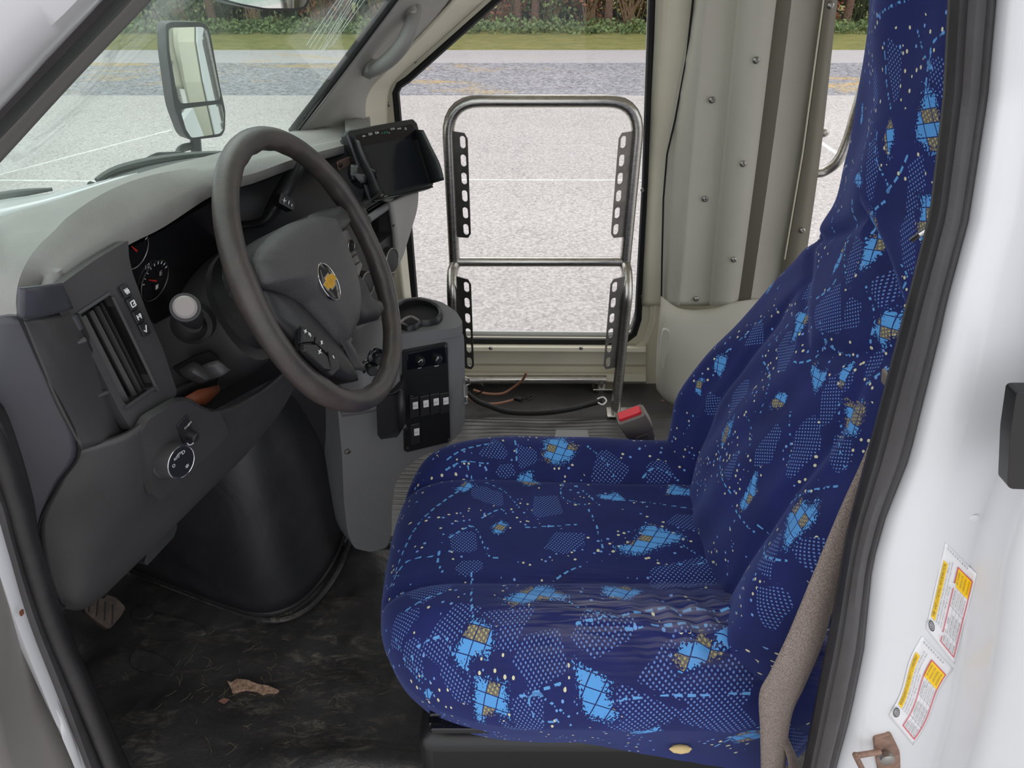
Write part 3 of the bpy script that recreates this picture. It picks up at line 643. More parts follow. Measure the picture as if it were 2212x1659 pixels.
st(mb.build('wall_front', M['white_paint'], auto=50), 'white nose and fenders of the bus ahead of the dashboard')
mb = MB(); mb.plate([Vector(p) for p in ((-.97, .45, -.03), (-.97, 1.78, -.03), (-.97, 1.78, .54), (-.97, .45, .60))], (-.02, 0, 0)); st(mb.build('trim_12', M['matte'], smooth=False), 'black bulkhead in front of the footwell')
# ceiling and headers so that the cab is roofed
mb = MB(); mb.box((.75, 1.15, 1.46), (1.9, 1.30, .04)); st(mb.build('ceiling', M['beige'], smooth=False), 'roof over the cab')
# ============================================================ B PILLAR (right)
xl = [(-460, 2080), (-160, 2060), (0, 2055), (208, 2044), (457, 2015), (624, 1972), (700, 1952), (920, 1894), (1150, 1833), (1364, 1796), (1500, 1768), (1659, 1738), (1850, 1700)]
xr = [(-460, 2184), (-160, 2160), (0, 2150), (208, 2132), (478, 2090), (665, 2040), (700, 2034), (989, 1963), (1116, 1912), (1220, 1883), (1405, 1865), (1550, 1835), (1659, 1805), (1850, 1760)]
def itp(t, y): return float(np.interp(y, [a for a, b in t], [b for a, b in t]))
def Yb(py): return .47 if py < 200 else float(np.interp(py, [200, 700, 1900], [.47, .445, .425]))
ys = list(range(-440, 1860, 40))
wb = thing('trim_11', P(1900, 1650, .44), None, None, kind='structure'); wb['label'] = 'black rubber door seal down the rear edge of the door opening'
def vband(fr, dy, name, m, solid=.004):
    mb = MB(); mb.loft([[P(itp(xl, y)+(itp(xr, y)-itp(xl, y))*f, y, Yb(y)+d) for y in ys] for f, d in zip(fr, dy)]); return mb.build(name, m, wb, solid=solid, solid_off=0, auto=50)
vband((0, .06, .18, .3, .36), (.02, .004, 0, .004, .014), 'bulb_seal', M['rubber'])
vband((.34, .40, .55, .72, .76, .9, .96, 1.0), (.014, .004, .002, .004, .008, .006, .010, .02), 'seal_flange', M['strip'])
def gY(u):  # shape of the painted pillar across its width (u = pixels from the seal)
    return float(np.interp(u, [-20, 0, 30, 90, 150, 210, 250, 300, 380, 520, 700], [.02, .0, -.012, -.016, -.008, -.002, -.018, -.040, -.052, -.060, -.07]))
def pil(px, py, off=0):
    u = px-itp(xr, py)
    k = 1.0
    u2 = u if py < 900 else u
    return P(px, py, Yb(py)+.008+gY(u2)*k-off)
mb = MB(); us = [-16, -6, 4, 14, 26, 40, 60, 85, 110, 140, 165, 190, 210, 225, 240, 255, 275, 300, 330, 370, 420, 480, 560, 700]
mb.loft([[pil(itp(xr, y)+u, y) for y in ys] for u in us]); bp = st(mb.build('wall_left', M['white_paint'], solid=.006, solid_off=-1, auto=80), 'white painted rear door pillar of the bus')
mb = MB(); 
for y in (860, 1000, 1120, 1265, 1370, 1480): mb.lathe([(.0042, 0), (.0036, .0006), (.001, .0009)], pil(itp(xr, y)+225-(y-860)*.12, y, .0008), (0, -1, 0), 12)
mb.build('weld_spot', M['white_paint'], bp)
rb = MB(); rb.loft([[P(x, y, .352) for y in (840, 860, 1000, 1040, 1058)] for x in (2178, 2190, 2230, 2300)]); rb.plate(rnd([P(2180, 700, .36), P(2330, 700, .36), P(2330, 1060, .36), P(2172, 1056, .36)], .08), (0, .02, 0))
# black door check bumper at the frame edge
mb = MB(); mb.plate(rnd([P(2196, 848, .385), P(2330, 848, .385), P(2330, 1062, .385), P(2176, 1056, .385), P(2182, 940, .385)], .1), (0, .012, 0)); tag(mb.build('rubber_bumper', M['black'], bevel=.004), 'black rubber bumper on the white pillar at the right edge', 'bumper')
mb = MB(); mb.plate([Vector((x, .385, z)) for x, z in ((.62, -.55), (1.45, -.55), (1.45, 1.44), (.50, 1.44), (.50, .80))], (0, .03, 0)); mb.build('body_panel', M['white_paint'], bp, smooth=False)
# stickers
def sticker(cs, title, lines, table, lab, bend=0, shift=(0, 0)):
    """cs: pixel corners  top-left, top-right, bottom-right, bottom-left of the sheet as it is read"""
    root = thing('tire_label', pil(*cs[3], .001), lab, 'sticker')
    tl, tr, br, bl = [Vector(c) for c in cs]
    def q(a, b, off):
        p = (tl*(1-a)+tr*a)*b+(bl*(1-a)+br*a)*(1-b)
        if bend: s_ = math.sin(a*math.pi*2)*bend; p = p+Vector((s_, s_*.2))
        return pil(p.x, p.y, off)
    def rect(mb, a0, b0, a1, b1, off, n=10):
        n = 24; m_ = 12; off = off*1.9-.0006
        rows = [[q(a0+(a1-a0)*i/n, b0+(b1-b0)*j/m_, off) for i in range(n+1)] for j in range(m_+1)]; mb.loft(rows)
    mb = MB(); rect(mb, 0, 0, 1, 1, .0006, 16); mb.build('sheet', M['clear_label'], root, solid=.0004, solid_off=0)
    mb = MB(); rect(mb, .17, .80, .82, .93, .0011); mb.build('title_bar', M['yellow'], root)
    mb = MB()
    def tx(t, a0, b0, a1, b1, off=.0028): text_map(mb, t, lambda a, b: q(a0+(a1-a0)*a, b0+(b1-b0)*b, off))
    tx(title, .19, .83, .80, .905)
    for i, l in enumerate(lines): tx(l, .17, .735-i*.075, .17+.0145*len(l) if len(l) < 50 else .9, .78-i*.075)
    for i, row in enumerate(table):
        for (t, a0, a1) in row:
            tx(t, a0, .43-i*.105, a0+(a1-a0)*.85, .47-i*.105)
    for i in range(1, 4): rect(mb, .06, .50-i*.105+.004, .86, .503-i*.105+.005, .0012, 8)
    rect(mb, .20, .075, .203, .505, .0012); rect(mb, .47, .075, .473, .505, .0012)
    for i, ch in enumerate('00000TR00'): tx(ch if i else '0', .955, .86-i*.075, .975, .90-i*.075)
    # tyre symbol
    for r0, r1 in ((.10, .075), (.062, .048)):
        ring = [[q(.09+r*.5*math.cos(t), .86+r*math.sin(t), .0026) for r in (r0, r1)] for t in np.linspace(0, 2*math.pi, 25)]; mb.loft(ring)
    tx('88', .072, .83, .108, .89)
    mb.build('print', M['grey_text'], root)
    mb = MB(); w = .006
    rect(mb, .05, .055, .895, .077, .0013); rect(mb, .05, .505, .895, .525, .0013); rect(mb, .05, .055, .060, .525, .0013, 2); rect(mb, .885, .055, .895, .525, .0013, 2); mb.build('red_border', M['pink'], root)
    mb = MB(); rect(mb, .69, .08, .884, .50, .0012); mb.build('notice_block', M['yellow'], root)
    mb = MB()
    for i, l in enumerate(['SEE OWNERS', 'MANUAL FOR', 'ADDITIONAL', 'INFORMATION']): tx(l, .72, .42-i*.1, .86, .46-i*.1, .0030)
    mb.build('notice_print', M['grey_text'], root)
sticker([(2042, 1172), (2110, 1240), (2062, 1436), (2000, 1358)][0:0] or [(2000, 1358), (2042, 1172), (2110, 1240), (2062, 1436)], 'TIRE AND LOADING INFORMATION',
        ['Seating Capacity | Total 20 | Front 1 | Rear 19', 'The combined weight of occupants and cargo should', 'never exceed 1780 kg or 3925 lbs'],
        [[('TIRE', .07, .16), ('SIZE', .28, .36), ('COLD TIRE PRESSURE', .49, .68)], [('FRONT', .07, .18), ('225/75R16E', .22, .44), ('450 kpa 65 psi', .50, .68)], [('REAR', .07, .16), ('225/75R16E', .22, .44), ('550 kpa 80 psi', .50, .68)], [('SPARE', .07, .17), ('225/75R16E', .22, .44), ('450 kpa 65 psi', .50, .68)]],
        'upper white and yellow tire information sticker with English text on the white pillar')
sticker([(1920, 1545), (1992, 1374), (2060, 1445), (1972, 1610)], 'RENSEIGNEMENTS SUR LES PNEUS ET LE CHARGEMENT',
        ['Nombre De Places | Total 20 | Avant 1 | Arriere 19', 'Le poids total des occupants et du chargement ne doit', 'jamais depasser 1780 kg ou 3925 lb'],
        [[('PNEU', .07, .16), ('DIMENSIONS', .24, .42), ('PRESSION DES PNEUS', .49, .68)], [('AVANT', .07, .18), ('225/75R16E', .22, .44), ('450 kpa 65 lb/po2', .49, .69)], [('ARRIERE', .07, .18), ('225/75R16E', .22, .44), ('550 kpa 80 lb/po2', .49, .69)], [('SECOURS', .07, .18), ('225/75R16E', .22, .44), ('450 kpa 65 lb/po2', .49, .69)]],
        'lower white and yellow tire information sticker with French text on the white pillar', bend=5)
# striker bolt
sk = thing('door_striker', pil(1910, 1655, .0), 'rusty steel door striker bolted at the foot of the white pillar', 'latch')
mb = MB(); c0 = pil(1912, 1640, .002)
mb.plate(rnd([pil(1888, 1598, .004), pil(1925, 1585, .004), pil(1945, 1625, .004), pil(1946, 1690, .004), pil(1902, 1690, .004), pil(1893, 1640, .004)], .2), (0, .006, 0)); mb.build('base_plate', M['rust'], sk, bevel=.001)
mb = MB(); mb.lathe([(.0075, 0), (.0075, .006), (.004, .008)], pil(1912, 1632, .006), (0, -1, .1), 12)
mb.build('washer', M['screw'], sk)
mb = MB(); mb.tube([pil(1900, 1624, .008), pil(1858, 1631, .018), pil(1846, 1632, .019)], .0030, 12); mb.tube([pil(1847, 1630, .019), pil(1862, 1660, .018), pil(1880, 1700, .012)], .003, 10); mb.build('pin', M['rust'], sk)
# ============================================================ DASHBOARD
dash = thing('dashboard', P(300, 900, .62), 'worn dark grey dashboard with pale vinyl top pad, seen from the driver door', 'dashboard')
def vpl(px, py, X0, Y0, yaw=12):
    k = math.tan(math.radians(yaw)); r = ray(px, py); t = (X0-k*Y0)/(r.x-k*r.y); return CAM+r*t
Wp = lambda x, y: vpl(x, y, -.541, .72); Cp = lambda x, y: vpl(x, y, -.442, .622); Lp = lambda x, y: vpl(x, y, -.426, .61)
Wl = [(-110, 700), (-95, 640), (-60, 560), (0, 487), (110, 450), (209, 414), (358, 368), (473, 340), (560, 312), (635, 290), (700, 276), (745, 262), (800, 250)]
Cl = [(41, 683), (42, 640), (55, 595), (88, 547), (125, 510), (162, 473), (243, 422), (338, 388), (466, 365), (545, 350), (640, 330), (745, 306), (800, 292)]
Ll = [(140, 676), (118, 640), (120, 618), (132, 609), (168, 580), (207, 556), (277, 515), (347, 480), (459, 410), (540, 388), (640, 352), (748, 322), (800, 308)]
mb = MB(); rows = []
for wv, cv, lv in zip(Wl, Cl, Ll):
    a = Wp(*wv); c = Cp(*cv); l = Lp(*lv)
    c2 = c+(a-c)*.05+Vector((0, 0, -.0065)); m1 = a*.5+c2*.5+Vector((0, 0, .006))
    mx_ = cv[0]*.42+lv[0]*.58; my_ = cv[1]*.42+lv[1]*.58
    q1 = P(mx_, my_, l.y+.005)
    rows.append([a+Vector((-.02, 0, -.01)), a, m1, a*.2+c2*.8+Vector((0, 0, .004)), c2, c, c*.5+q1*.5+Vector((0, 0, .002)), q1, q1*.5+l*.5+Vector((.003, -.001, .003)), l, l+Vector((-.05, .0, .002))])
cols = [cr([r[i] for r in rows], 4) for i in range(11)]
mb.loft(cols); mb.build('top_pad', M['pad'], dash, solid=.006, solid_off=-1, auto=70)
mb = MB(); mb.tube(cr([r[5]+Vector((-.002, 0, .0005)) for r in rows], 5), .0013, 8); mb.build('pad_seam', M['trim_grey'], dash)
# front block at the near end under the pad
mb = MB(); mb.loft(sheet([[(43, 622, .517), (85, 617, .535), (126, 611, .575)], [(42, 652, .513), (88, 648, .532), (140, 640, .580)], [(42, 686, .512), (84, 682, .530), (152, 668, .578)]], 4, 3)); mb.build('corner_block', M['plastic_blue'], dash, solid=.006, solid_off=0)
PF = Pl(P(217, 655, .618), 12, 8)
f_out = [(124, 640), (134, 612), (207, 560), (277, 518), (279, 556), (287, 591), (316, 670), (354, 758), (384, 850), (335, 905), (285, 930), (262, 893), (150, 672)]
vent_hole = [(172, 680), (234, 638), (244, 642), (331, 826), (328, 838), (271, 878)]
mb = MB(); mb.plate(rnd([PF.at(*q) for q in f_out], .12, 3), PF.n*-.012, [rnd([PF.at(*q) for q in vent_hole], .1, 3)])
mb.build('bezel', M['plastic'], dash, bevel=.0025)
# air vent
av = MB(); 
def Fq(ax, bx, off): return PF.at(ax, bx, off)
inner = [PF.at(*q) for q in vent_hole]
av.plate([p-PF.n*.035 for p in inner], PF.n*-.004)
for i in range(6):
    a = inner[i]; b = inner[(i+1) % 6]; av.add([a, b, b-PF.n*.036, a-PF.n*.036], [(0, 1, 2, 3)])
vent = av.build('air_vent', M['matte'], dash, smooth=False)
for k, (x0, y0, x1, y1, wd) in enumerate([(170, 688, 270, 884, 16), (192, 674, 292, 866, 10), (206, 664, 305, 857, 8), (218, 656, 314, 848, 5)]):
    mb = MB(); a = PF.at(x0, y0, -.010); b = PF.at(x1, y1, -.010); c = PF.at(x0+wd, y0-wd*.6, -.006); d = PF.at(x1+wd, y1-wd*.6, -.006)
    mb.plate([a, c, d, b], PF.n*-.0035+(c-a).normalized()*.0); mb.build('vent_slat', M['plastic'], vent, bevel=.001)
mb = MB(); a = [PF.at(*q, .001) for q in ((243, 640), (334, 830), (329, 840), (270, 882))]; mb.tube(cr(a, 4), .0022, 8); mb.tube([PF.at(168, 679, .001), PF.at(236, 635, .001)], .0018, 8); mb.build('vent_rim', M['plastic'], vent)
# flank left of the vent with its pocket and ribs
fl = [[(43, 690, .52), (90, 685, .54), (164, 680, .585)], [(78, 770, .52), (130, 765, .54), (203, 762, .592)], [(120, 870, .522), (170, 865, .545), (252, 862, .60)], [(172, 968, .53), (225, 950, .555), (286, 930, .615)]]
mb = MB(); mb.loft(sheet(fl, 5, 5)); mb.build('vent_flank', M['plastic'], dash, solid=.006, solid_off=0)
mb = MB()
def flY(px, py): return .583+(px-164)*.00018-.004
mb.plate([P(x, y, flY(x, y)-.002) for x, y in ((144, 731), (170, 712), (176, 716), (240, 842), (203, 852), (157, 748))], (0, .003, 0)); mb.build('pocket_shade', M['matte'], dash, smooth=False)  # thin black plate, its colour stands in for shade inside the opening
mb = MB(); mb.plate([P(x, y, flY(x, y)-.004) for x, y in ((128, 692), (162, 684), (176, 712), (148, 724))], (0, .003, 0)); mb.build('pocket_lip', M['plastic_blue'], dash, smooth=False); mb = MB(); mb.plate([P(x, y, flY(x, y)-.004) for x, y in ((208, 866), (240, 858), (256, 892), (224, 900))], (0, .003, 0)); mb.build('pocket_lip', M['plastic_blue'], dash, smooth=False)
for a, b in (((100, 765), (184, 734)), ((157, 874), (238, 844))):
    mb = MB(); p0 = P(a[0], a[1], .548); p1 = P(b[0], b[1], flY(*b)-.008); mb.tube([p0, p0*.5+p1*.5+Vector((0, -.003, 0)), p1], [.0006, .0022, .003], 8); mb.build('rib', M['plastic'], dash)
# switch row with pictograms
sw = MB(); e0 = Vector((259, 619)); e1 = Vector((313, 729)); f0 = Vector((274, 611)); f1 = Vector((328, 721))
for i in range(4):
    t0 = i/4+.012; t1 = (i+1)/4-.012
    q = [e0.lerp(e1, t0), f0.lerp(f1, t0), f0.lerp(f1, t1), e0.lerp(e1, t1)]
    mb = MB(); mb.plate([PF.at(p.x, p.y, .0035) for p in q], PF.n*-.006); b = mb.build('button', M['plastic_dark'], dash, bevel=.0008)
    mb = MB(); c = (q[0]+q[1]+q[2]+q[3])/4; ctr = PF.at(c.x+1, c.y, .0038); ex = PF.l; ey = -PF.d
    def seg(a, b_, w_=.0006): 
        p0 = ctr+ex*a[0]+ey*a[1]; p1 = ctr+ex*b_[0]+ey*b_[1]; mb.tube([p0, p1], w_, 6)
    s_ = .0028
    if i == 0: [seg((-s_+k*.002, s_), (-s_*.4+k*.0018, -s_)) for k in range(3)]; seg((-s_, 0), (s_, 0))
    elif i == 1: seg((-s_, -s_), (s_, -s_)); seg((-s_, s_), (s_, s_)); seg((-s_, -s_), (-s_, s_)); seg((0, -s_*.3), (s_, s_*.4)); seg((s_, -s_), (s_, s_))
    elif i == 2: seg((-s_, 0), (s_, 0)); seg((-s_, s_), (-s_, -s_)); seg((s_*.6, s_), (s_*.6, -s_)); seg((-s_*.2, s_*.6), (s_, s_*.6))
    else: seg((-s_, 0), (-s_*.2, -s_)); seg((-s_*.2, -s_), (s_, s_*1.3))
    mb.build('pictogram', M['white_text'], b)
# cluster: black hood cavity, lens and gauges
PC = Pl(P(330, 600, .775), 12, -18)
mb = MB(); cav = [[(132, 611), (207, 558), (277, 516), (347, 482), (459, 412), (545, 390), (640, 354), (752, 324)]]
top = [rows[i][9]+Vector((-.010, 0, .002)) for i in (3, 5, 6, 7, 8, 9, 10, 11)]
deep = [p+Vector((-.17, .03, -.03)) for p in top]
low = [PF.at(*q, -.01) for q in ((262, 893), (285, 900), (320, 880), (384, 850))]
mb.loft([cr(top, 3), cr(deep, 3), cr([p+Vector((.02, 0, -.20)) for p in deep], 3)]); mb.build('cluster_hood', M['matte'], dash, solid=.004, solid_off=0)
cl = MB(); cl.plate([PC.at(*q) for q in ((268, 545), (350, 498), (470, 430), (520, 600), (335, 700), (262, 650))], PC.n*-.01); clu = cl.build('instrument_cluster', M['gloss'], dash, smooth=False)
def gauge(cx, cy, r, marks, ndl):
    c = PC.loc(PC.at(cx, cy)); mb = MB(); pts = [PC.pt(c[0]+r*math.cos(a), c[1]+r*math.sin(a), .002) for a in np.linspace(0, 2*math.pi, 40)[:-1]]
    mb.tube(pts, .0006, 6, closed=True); g_ = mb.build('gauge', M['screw'], clu)
    mb = MB()
    for a in marks:
        p0 = PC.pt(c[0]+r*.82*math.cos(a), c[1]+r*.82*math.sin(a), .002); p1 = PC.pt(c[0]+r*.95*math.cos(a), c[1]+r*.95*math.sin(a), .002); mb.tube([p0, p1], .0005, 5)
    mb.build('scale', M['white_text'], g_)
    mb = MB(); mb.tube([PC.pt(c[0], c[1], .003), PC.pt(c[0]+r*.62*math.cos(ndl), c[1]+r*.62*math.sin(ndl), .003)], [.0012, .0005], 6); mb.build('needle', M['red'], g_)
    return c
gauge(332, 605, .026, np.linspace(-2.9, -.4, 9), -2.6)
gauge(290, 540, .022, np.linspace(-2.9, -.4, 7), -2.3)
mb = MB(); c = PC.at(336, 626, .003)
text_quad(mb, 'E', PC.at(345, 596, .003), PC.l*.005, -PC.d*.006); text_quad(mb, '1/2', PC.at(314, 583, .003), PC.l*.008, -PC.d*.006)
mb.plate([c, c+PC.l*.005, c+PC.l*.005-PC.d*.006, c-PC.d*.006], PC.n*.0002); mb.build('print', M['white_text'], clu)
# knee bolster
kp = [[(172, 970, .535), (232, 952, .552), (290, 928, .575), (345, 880, .615), (400, 860, .65), (470, 888, .70), (560, 846, .80), (622, 796, .88)],
      [(128, 1045, .525), (205, 1030, .545), (285, 1005, .575), (350, 962, .618), (420, 940, .67), (487, 922, .73), (572, 862, .82), (626, 806, .89)],
      [(88, 1130, .518), (185, 1112, .545), (290, 1075, .585), (362, 1030, .63), (432, 985, .69), (502, 938, .76), (582, 870, .84), (628, 815, .90)],
      [(102, 1235, .52), (190, 1205, .545), (292, 1135, .60), (372, 1080, .65), (442, 1020, .71), (512, 960, .78), (590, 882, .86), (631, 824, .91)],
      [(135, 1305, .525), (192, 1300, .545), (300, 1203, .62), (387, 1118, .68), (455, 1050, .74), (522, 985, .81), (598, 893, .89), (634, 832, .93)],
      [(150, 1300, .57), (205, 1285, .60), (305, 1190, .67), (387, 1105, .72), (455, 1040, .78), (522, 975, .84), (598, 886, .92), (634, 828, .95)]]
mb = MB(); mb.loft(sheet(kp, 6, 5)); mb.build('knee_bolster', M['plastic'], dash, solid=.006, solid_off=0, auto=75)
# dark side of the dash end
ep = [[(-90, 690, .52), (0, 684, .515), (40, 684, .52)], [(-90, 820, .49), (10, 820, .505), (105, 822, .522)], [(-80, 960, .48), (35, 960, .50), (168, 968, .53)], [(-60, 1010, .475), (20, 1060, .495), (120, 1058, .522)], [(0, 1130, .475), (30, 1180, .49), (84, 1150, .515)], [(60, 1240, .475), (80, 1260, .485), (104, 1250, .52)], [(110, 1340, .48), (125, 1350, .49), (140, 1312, .525)]]
mb = MB(); mb.loft(sheet(ep, 5, 5)); mb.build('end_panel', M['plastic_blue'], dash, solid=.005, solid_off=1)
mb = MB(); mb.tube(cr([P(*q) for q in ((42, 682, .519), (105, 822, .521), (171, 968, .529), (126, 1050, .520), (82, 1145, .514), (104, 1250, .518), (140, 1310, .523))], 6), .0013, 6); mb.build('panel_gap', M['matte'], dash)
# lamp switch plate
KP = Pl(P(372, 985, .617), 18, -12)
kpo = [(305, 935), (322, 905), (395, 862), (450, 890), (474, 888), (492, 925), (490, 945), (470, 965), (420, 1010), (348, 1083), (332, 1070), (320, 1010)]
kpi = [(x+(395-x)*.012, y+(960-y)*.012) for x, y in kpo]
mb = MB(); mb.plate(rnd([KP.at(*q) for q in kpo], .2, 3), KP.n*-.01); mb.build('switch_plate', M['plastic'], dash, bevel=.002)
kn = KP.at(362, 990); kl = KP.loc(kn)
R_ = .0205; KN = (KP.n+Vector((0, -.06, .24))).normalized(); KL = (KP.l-KN*KP.l.dot(KN)).normalized(); KD = KN.cross(KL); KD = KD if KD.z < 0 else -KD
mb = MB(); mb.lathe([(R_*1.1, -.002), (R_*1.08, .0015), (R_, .002), (R_*.97, .017), (R_*.94, .019), (R_*.83, .0195)], kn, KN, 40); knob = mb.build('headlamp_knob', M['plastic'], dash, auto=50)
mb = MB(); pts = [kn+KN*.0195+KL*R_*.9*math.cos(a)+KD*R_*.9*math.sin(a) for a in np.linspace(0, 2*math.pi, 49)[:-1]]; mb.tube(pts, .0007, 8, closed=True); mb.build('chrome_ring', M['chrome'], knob)
mb = MB(); mb.lathe([(R_*.84, 0), (R_*.83, .0004)], kn+KN*.0195, KN, 40); mb.build('knob_face', M['black'], knob)
mb = MB(); kf = kn+KN*.0202
def kq(t, a, r, w_, h_): text_quad(mb, t, kf+KL*(R_*r*math.cos(a)-w_/2)+KD*(R_*r*math.sin(a)+h_/2), KL*w_, -KD*h_)
kq('AUTO', -2.0, .5, .008, .0035); kq('O', -2.85, .55, .004, .004); kq('D', -1.0, .55, .0045, .004); kq('=OO=', -1.5, .55, .007, .003); kq('*', 1.1, .5, .005, .005)
mb.build('print', M['white_text'], knob)
mb = MB(); mb.plate([KP.at(*q, .002) for q in ((383, 920), (405, 896), (424, 950), (400, 965), (392, 945))], KP.n*-.004); sp_ = mb.build('dome_switch', M['plastic_dark'], dash, bevel=.0006)
mb = MB(); mb.lathe([(.0065, 0), (.006, .008), (.004, .0095)], KP.at(410, 940, .002), KP.n, 20); mb.build('button', M['plastic_dark'], sp_)
mb = MB(); text_quad(mb, 'DOME', KP.at(399, 928, .0026), KP.l*.0085, -KP.d*.003); text_quad(mb, 'OFF', KP.at(405, 921, .0026)+KP.l*.001, KP.l*.006, -KP.d*.003)
mb.tube(cr([KP.at(*q, .002) for q in ((404, 957), (409, 961), (416, 958), (421, 948))], 3), .0008, 6); mb.build('print', M['white_text'], sp_)
# parking brake release
bk = thing('brake_release_handle', P(340, 1160, .66), 'black parking brake release handle with white round symbol under the dashboard', 'handle')
PB = Pl(P(345, 1155, .66), 25, 12)
bo = [(308, 1170), (372, 1105), (380, 1112), (383, 1140), (376, 1160), (318, 1222), (312, 1215), (318, 1195)]
mb = MB(); mb.plate(rnd([PB.at(*q) for q in bo], .15, 3), PB.n*-.02); mb.build('grip', M['plastic_dark'], bk, bevel=.003)
mb = MB(); c = PB.loc(PB.at(351, 1145))
def arc(r, a0, a1, w_=.0006): mb.tube([PB.pt(c[0]+r*math.cos(a), c[1]+r*math.sin(a), .0006) for a in np.linspace(a0, a1, 20)], w_, 6)
arc(.0058, 0, 2*math.pi); arc(.0088, -.9, .9); arc(.0088, math.pi-.9, math.pi+.9); text_quad(mb, 'P', PB.pt(c[0]-.002, c[1]+.0028, .0006), PB.l*.004, -PB.d*.0056); mb.tube([PB.pt(c[0]-.008, c[1]-.006, .0008), PB.pt(c[0]+.008, c[1]+.006, .0008)], .0005, 6)
mb.build('symbol', M['white_text'], bk)
# ------------------------------------------------------------ centre of the dash, beyond the wheel
G = Pl(P(820, 520, 1.17), 20, 4)
mb = MB(); go = [(480, 420), (560, 392), (700, 352), (760, 330), (800, 400), (845, 440), (852, 500), (848, 640), (838, 660), (700, 760), (560, 700), (600, 520), (500, 500)]
G2 = Pl(P(650, 420, 1.10), 12, 0)
def stackcol(name, pts, m, off=0, th=.01, holes=(), bev=.0015, pl=G, par=None, r=.12):
    mb = MB(); mb.plate(rnd([pl.at(*q, off) for q in pts], r, 3), pl.n*-th, [rnd([pl.at(*q, off) for q in h], r, 3) for h in holes]); return mb.build(name, m, par or dash, bevel=bev)
mb = MB(); mb.loft(sheet([[(476, 410, 1.05), (560, 388, 1.10), (650, 358, 1.17), (748, 326, 1.25), (800, 312, 1.29)], [(480, 470, 1.04), (570, 440, 1.08), (660, 420, 1.13), (750, 400, 1.19), (790, 385, 1.22)], [(500, 560, 1.02), (580, 540, 1.06), (670, 510, 1.10), (740, 490, 1.14), (775, 480, 1.17)]], 5, 4)); mb.build('centre_fascia', M['plastic_dark'], dash, solid=.006, solid_off=0)
stack_out = [(735, 500), (742, 478), (780, 462), (842, 412), (850, 450), (855, 520), (850, 600), (838, 660), (790, 660), (755, 640)]
stackcol('stack_bezel', stack_out, M['plastic'], 0, .03, [[(790, 452), (838, 424), (844, 440), (800, 470)], [(800, 478), (846, 448), (850, 502), (815, 530)]])
# grille bars of the centre vent
gv = thing('centre_vent', G.at(815, 450), None, None); bpy.data.objects.remove(gv)
mb = MB(); mb.plate([G.at(*q, -.03) for q in ((780, 440), (845, 410), (855, 510), (800, 545))], G.n*-.002); cv = mb.build('centre_vent', M['matte'], dash, smooth=False)
for i in range(5):
    mb = MB(); a = (786+i*4, 441+i*7); b = (834+i*2, 414+i*7); mb.tube([G.at(*a, -.006), G.at(*b, -.006)], .0014, 6); mb.build('vent_slat', M['plastic'], cv)
mb = MB(); mb.tube([G.at(795, 474, .004), G.at(838, 444, .004)], .0065, 12); mb.build('vent_bar', M['console'], cv)
# radio, knobs
stackcol('radio', [(733, 505), (752, 497), (775, 560), (783, 572), (775, 598), (760, 590)], M['radio'], .012, .012, r=.08)
mb = MB()
for i in range(3): mb.tube([G.at(745+i*8, 545+i*16, .0135), G.at(762+i*8, 533+i*16, .0135)], .0009, 5)
for i in range(3): text_quad(mb, 'III', G.at(756+i*5, 548-i*3, .0128), G.l*.009, -G.d*.010)
mb.build('radio_print', M['grey_text'], dash)
def dknob(px, py, r, d_, name='dial', pl=G, off=0, m='plastic_dark', ring=True):
    c = pl.at(px, py, off); mb = MB(); mb.lathe([(r, 0), (r*.94, d_), (r*.8, d_+.0015)], c, pl.n, 28); o = mb.build(name, M[m], dash, auto=50)
    if ring: 
        mb = MB(); mb.tube([c+pl.n*(d_+.001)+pl.l*r*.9*math.cos(a)+pl.d*r*.9*math.sin(a) for a in np.linspace(0, 2*math.pi, 33)[:-1]], .0012, 8, closed=True); mb.build('dial_ring', M['screw'], o)
    return o
dknob(780, 612, .022, .012); dknob(836, 562, .024, .010); dknob(744, 530, .010, .012)
stackcol('lower_bezel', [(812, 540), (846, 520), (852, 585), (838, 630), (822, 600)], M['plastic_dark'], -.002, .02, r=.2)
# key switch and rubbing plates seen through the wheel
mb = MB(); mb.plate([G2.at(*q, -.02) for q in ((650, 425), (700, 400), (735, 480), (690, 520), (655, 470))], G2.n*-.01); mb.build('switch_recess', M['matte'], dash, smooth=False)
c = G2.at(671, 428, -.01); mb = MB(); mb.tube([c+G2.l*.011*math.cos(a)+G2.d*.019*math.sin(a) for a in np.linspace(0, 2*math.pi, 33)[:-1]], .0016, 8, closed=True); ro = mb.build('lighter_socket', M['chrome'], dash)
mb = MB(); mb.lathe([(.0105, -.004), (.0105, 0), (.008, .001)], c, G2.n, 24); mb.build('socket_face', M['console'], ro)
# far end of dash: pale side panels below the monitor
mb = MB(); mb.loft(sheet([[(842, 436, 1.20), (872, 422, 1.24), (898, 414, 1.28)], [(848, 470, 1.20), (876, 462, 1.24), (895, 448, 1.28)], [(854, 520, 1.20), (872, 510, 1.23), (884, 488, 1.26)], [(853, 575, 1.20), (860, 560, 1.21), (866, 545, 1.23)]], 4, 4)); mb.build('end_cheek', M['trim_grey'], dash, solid=.012, solid_off=0)
mb = MB(); mb.tube(cr([P(849, 488, 1.196), P(872, 474, 1.232), P(893, 450, 1.276)], 5), .0016, 6); mb.build('cheek_seam', M['plastic'], dash)
mb = MB(); mb.loft(sheet([[(745, 262, 1.42), (790, 262, 1.50), (815, 330, 1.50)], [(748, 308, 1.27), (800, 300, 1.36), (850, 360, 1.40)], [(755, 340, 1.25), (820, 400, 1.24), (870, 430, 1.26)], [(800, 420, 1.22), (842, 436, 1.205), (895, 425, 1.285)]], 4, 4)); mb.build('far_corner', M['pad'], dash, solid=.006, solid_off=0)
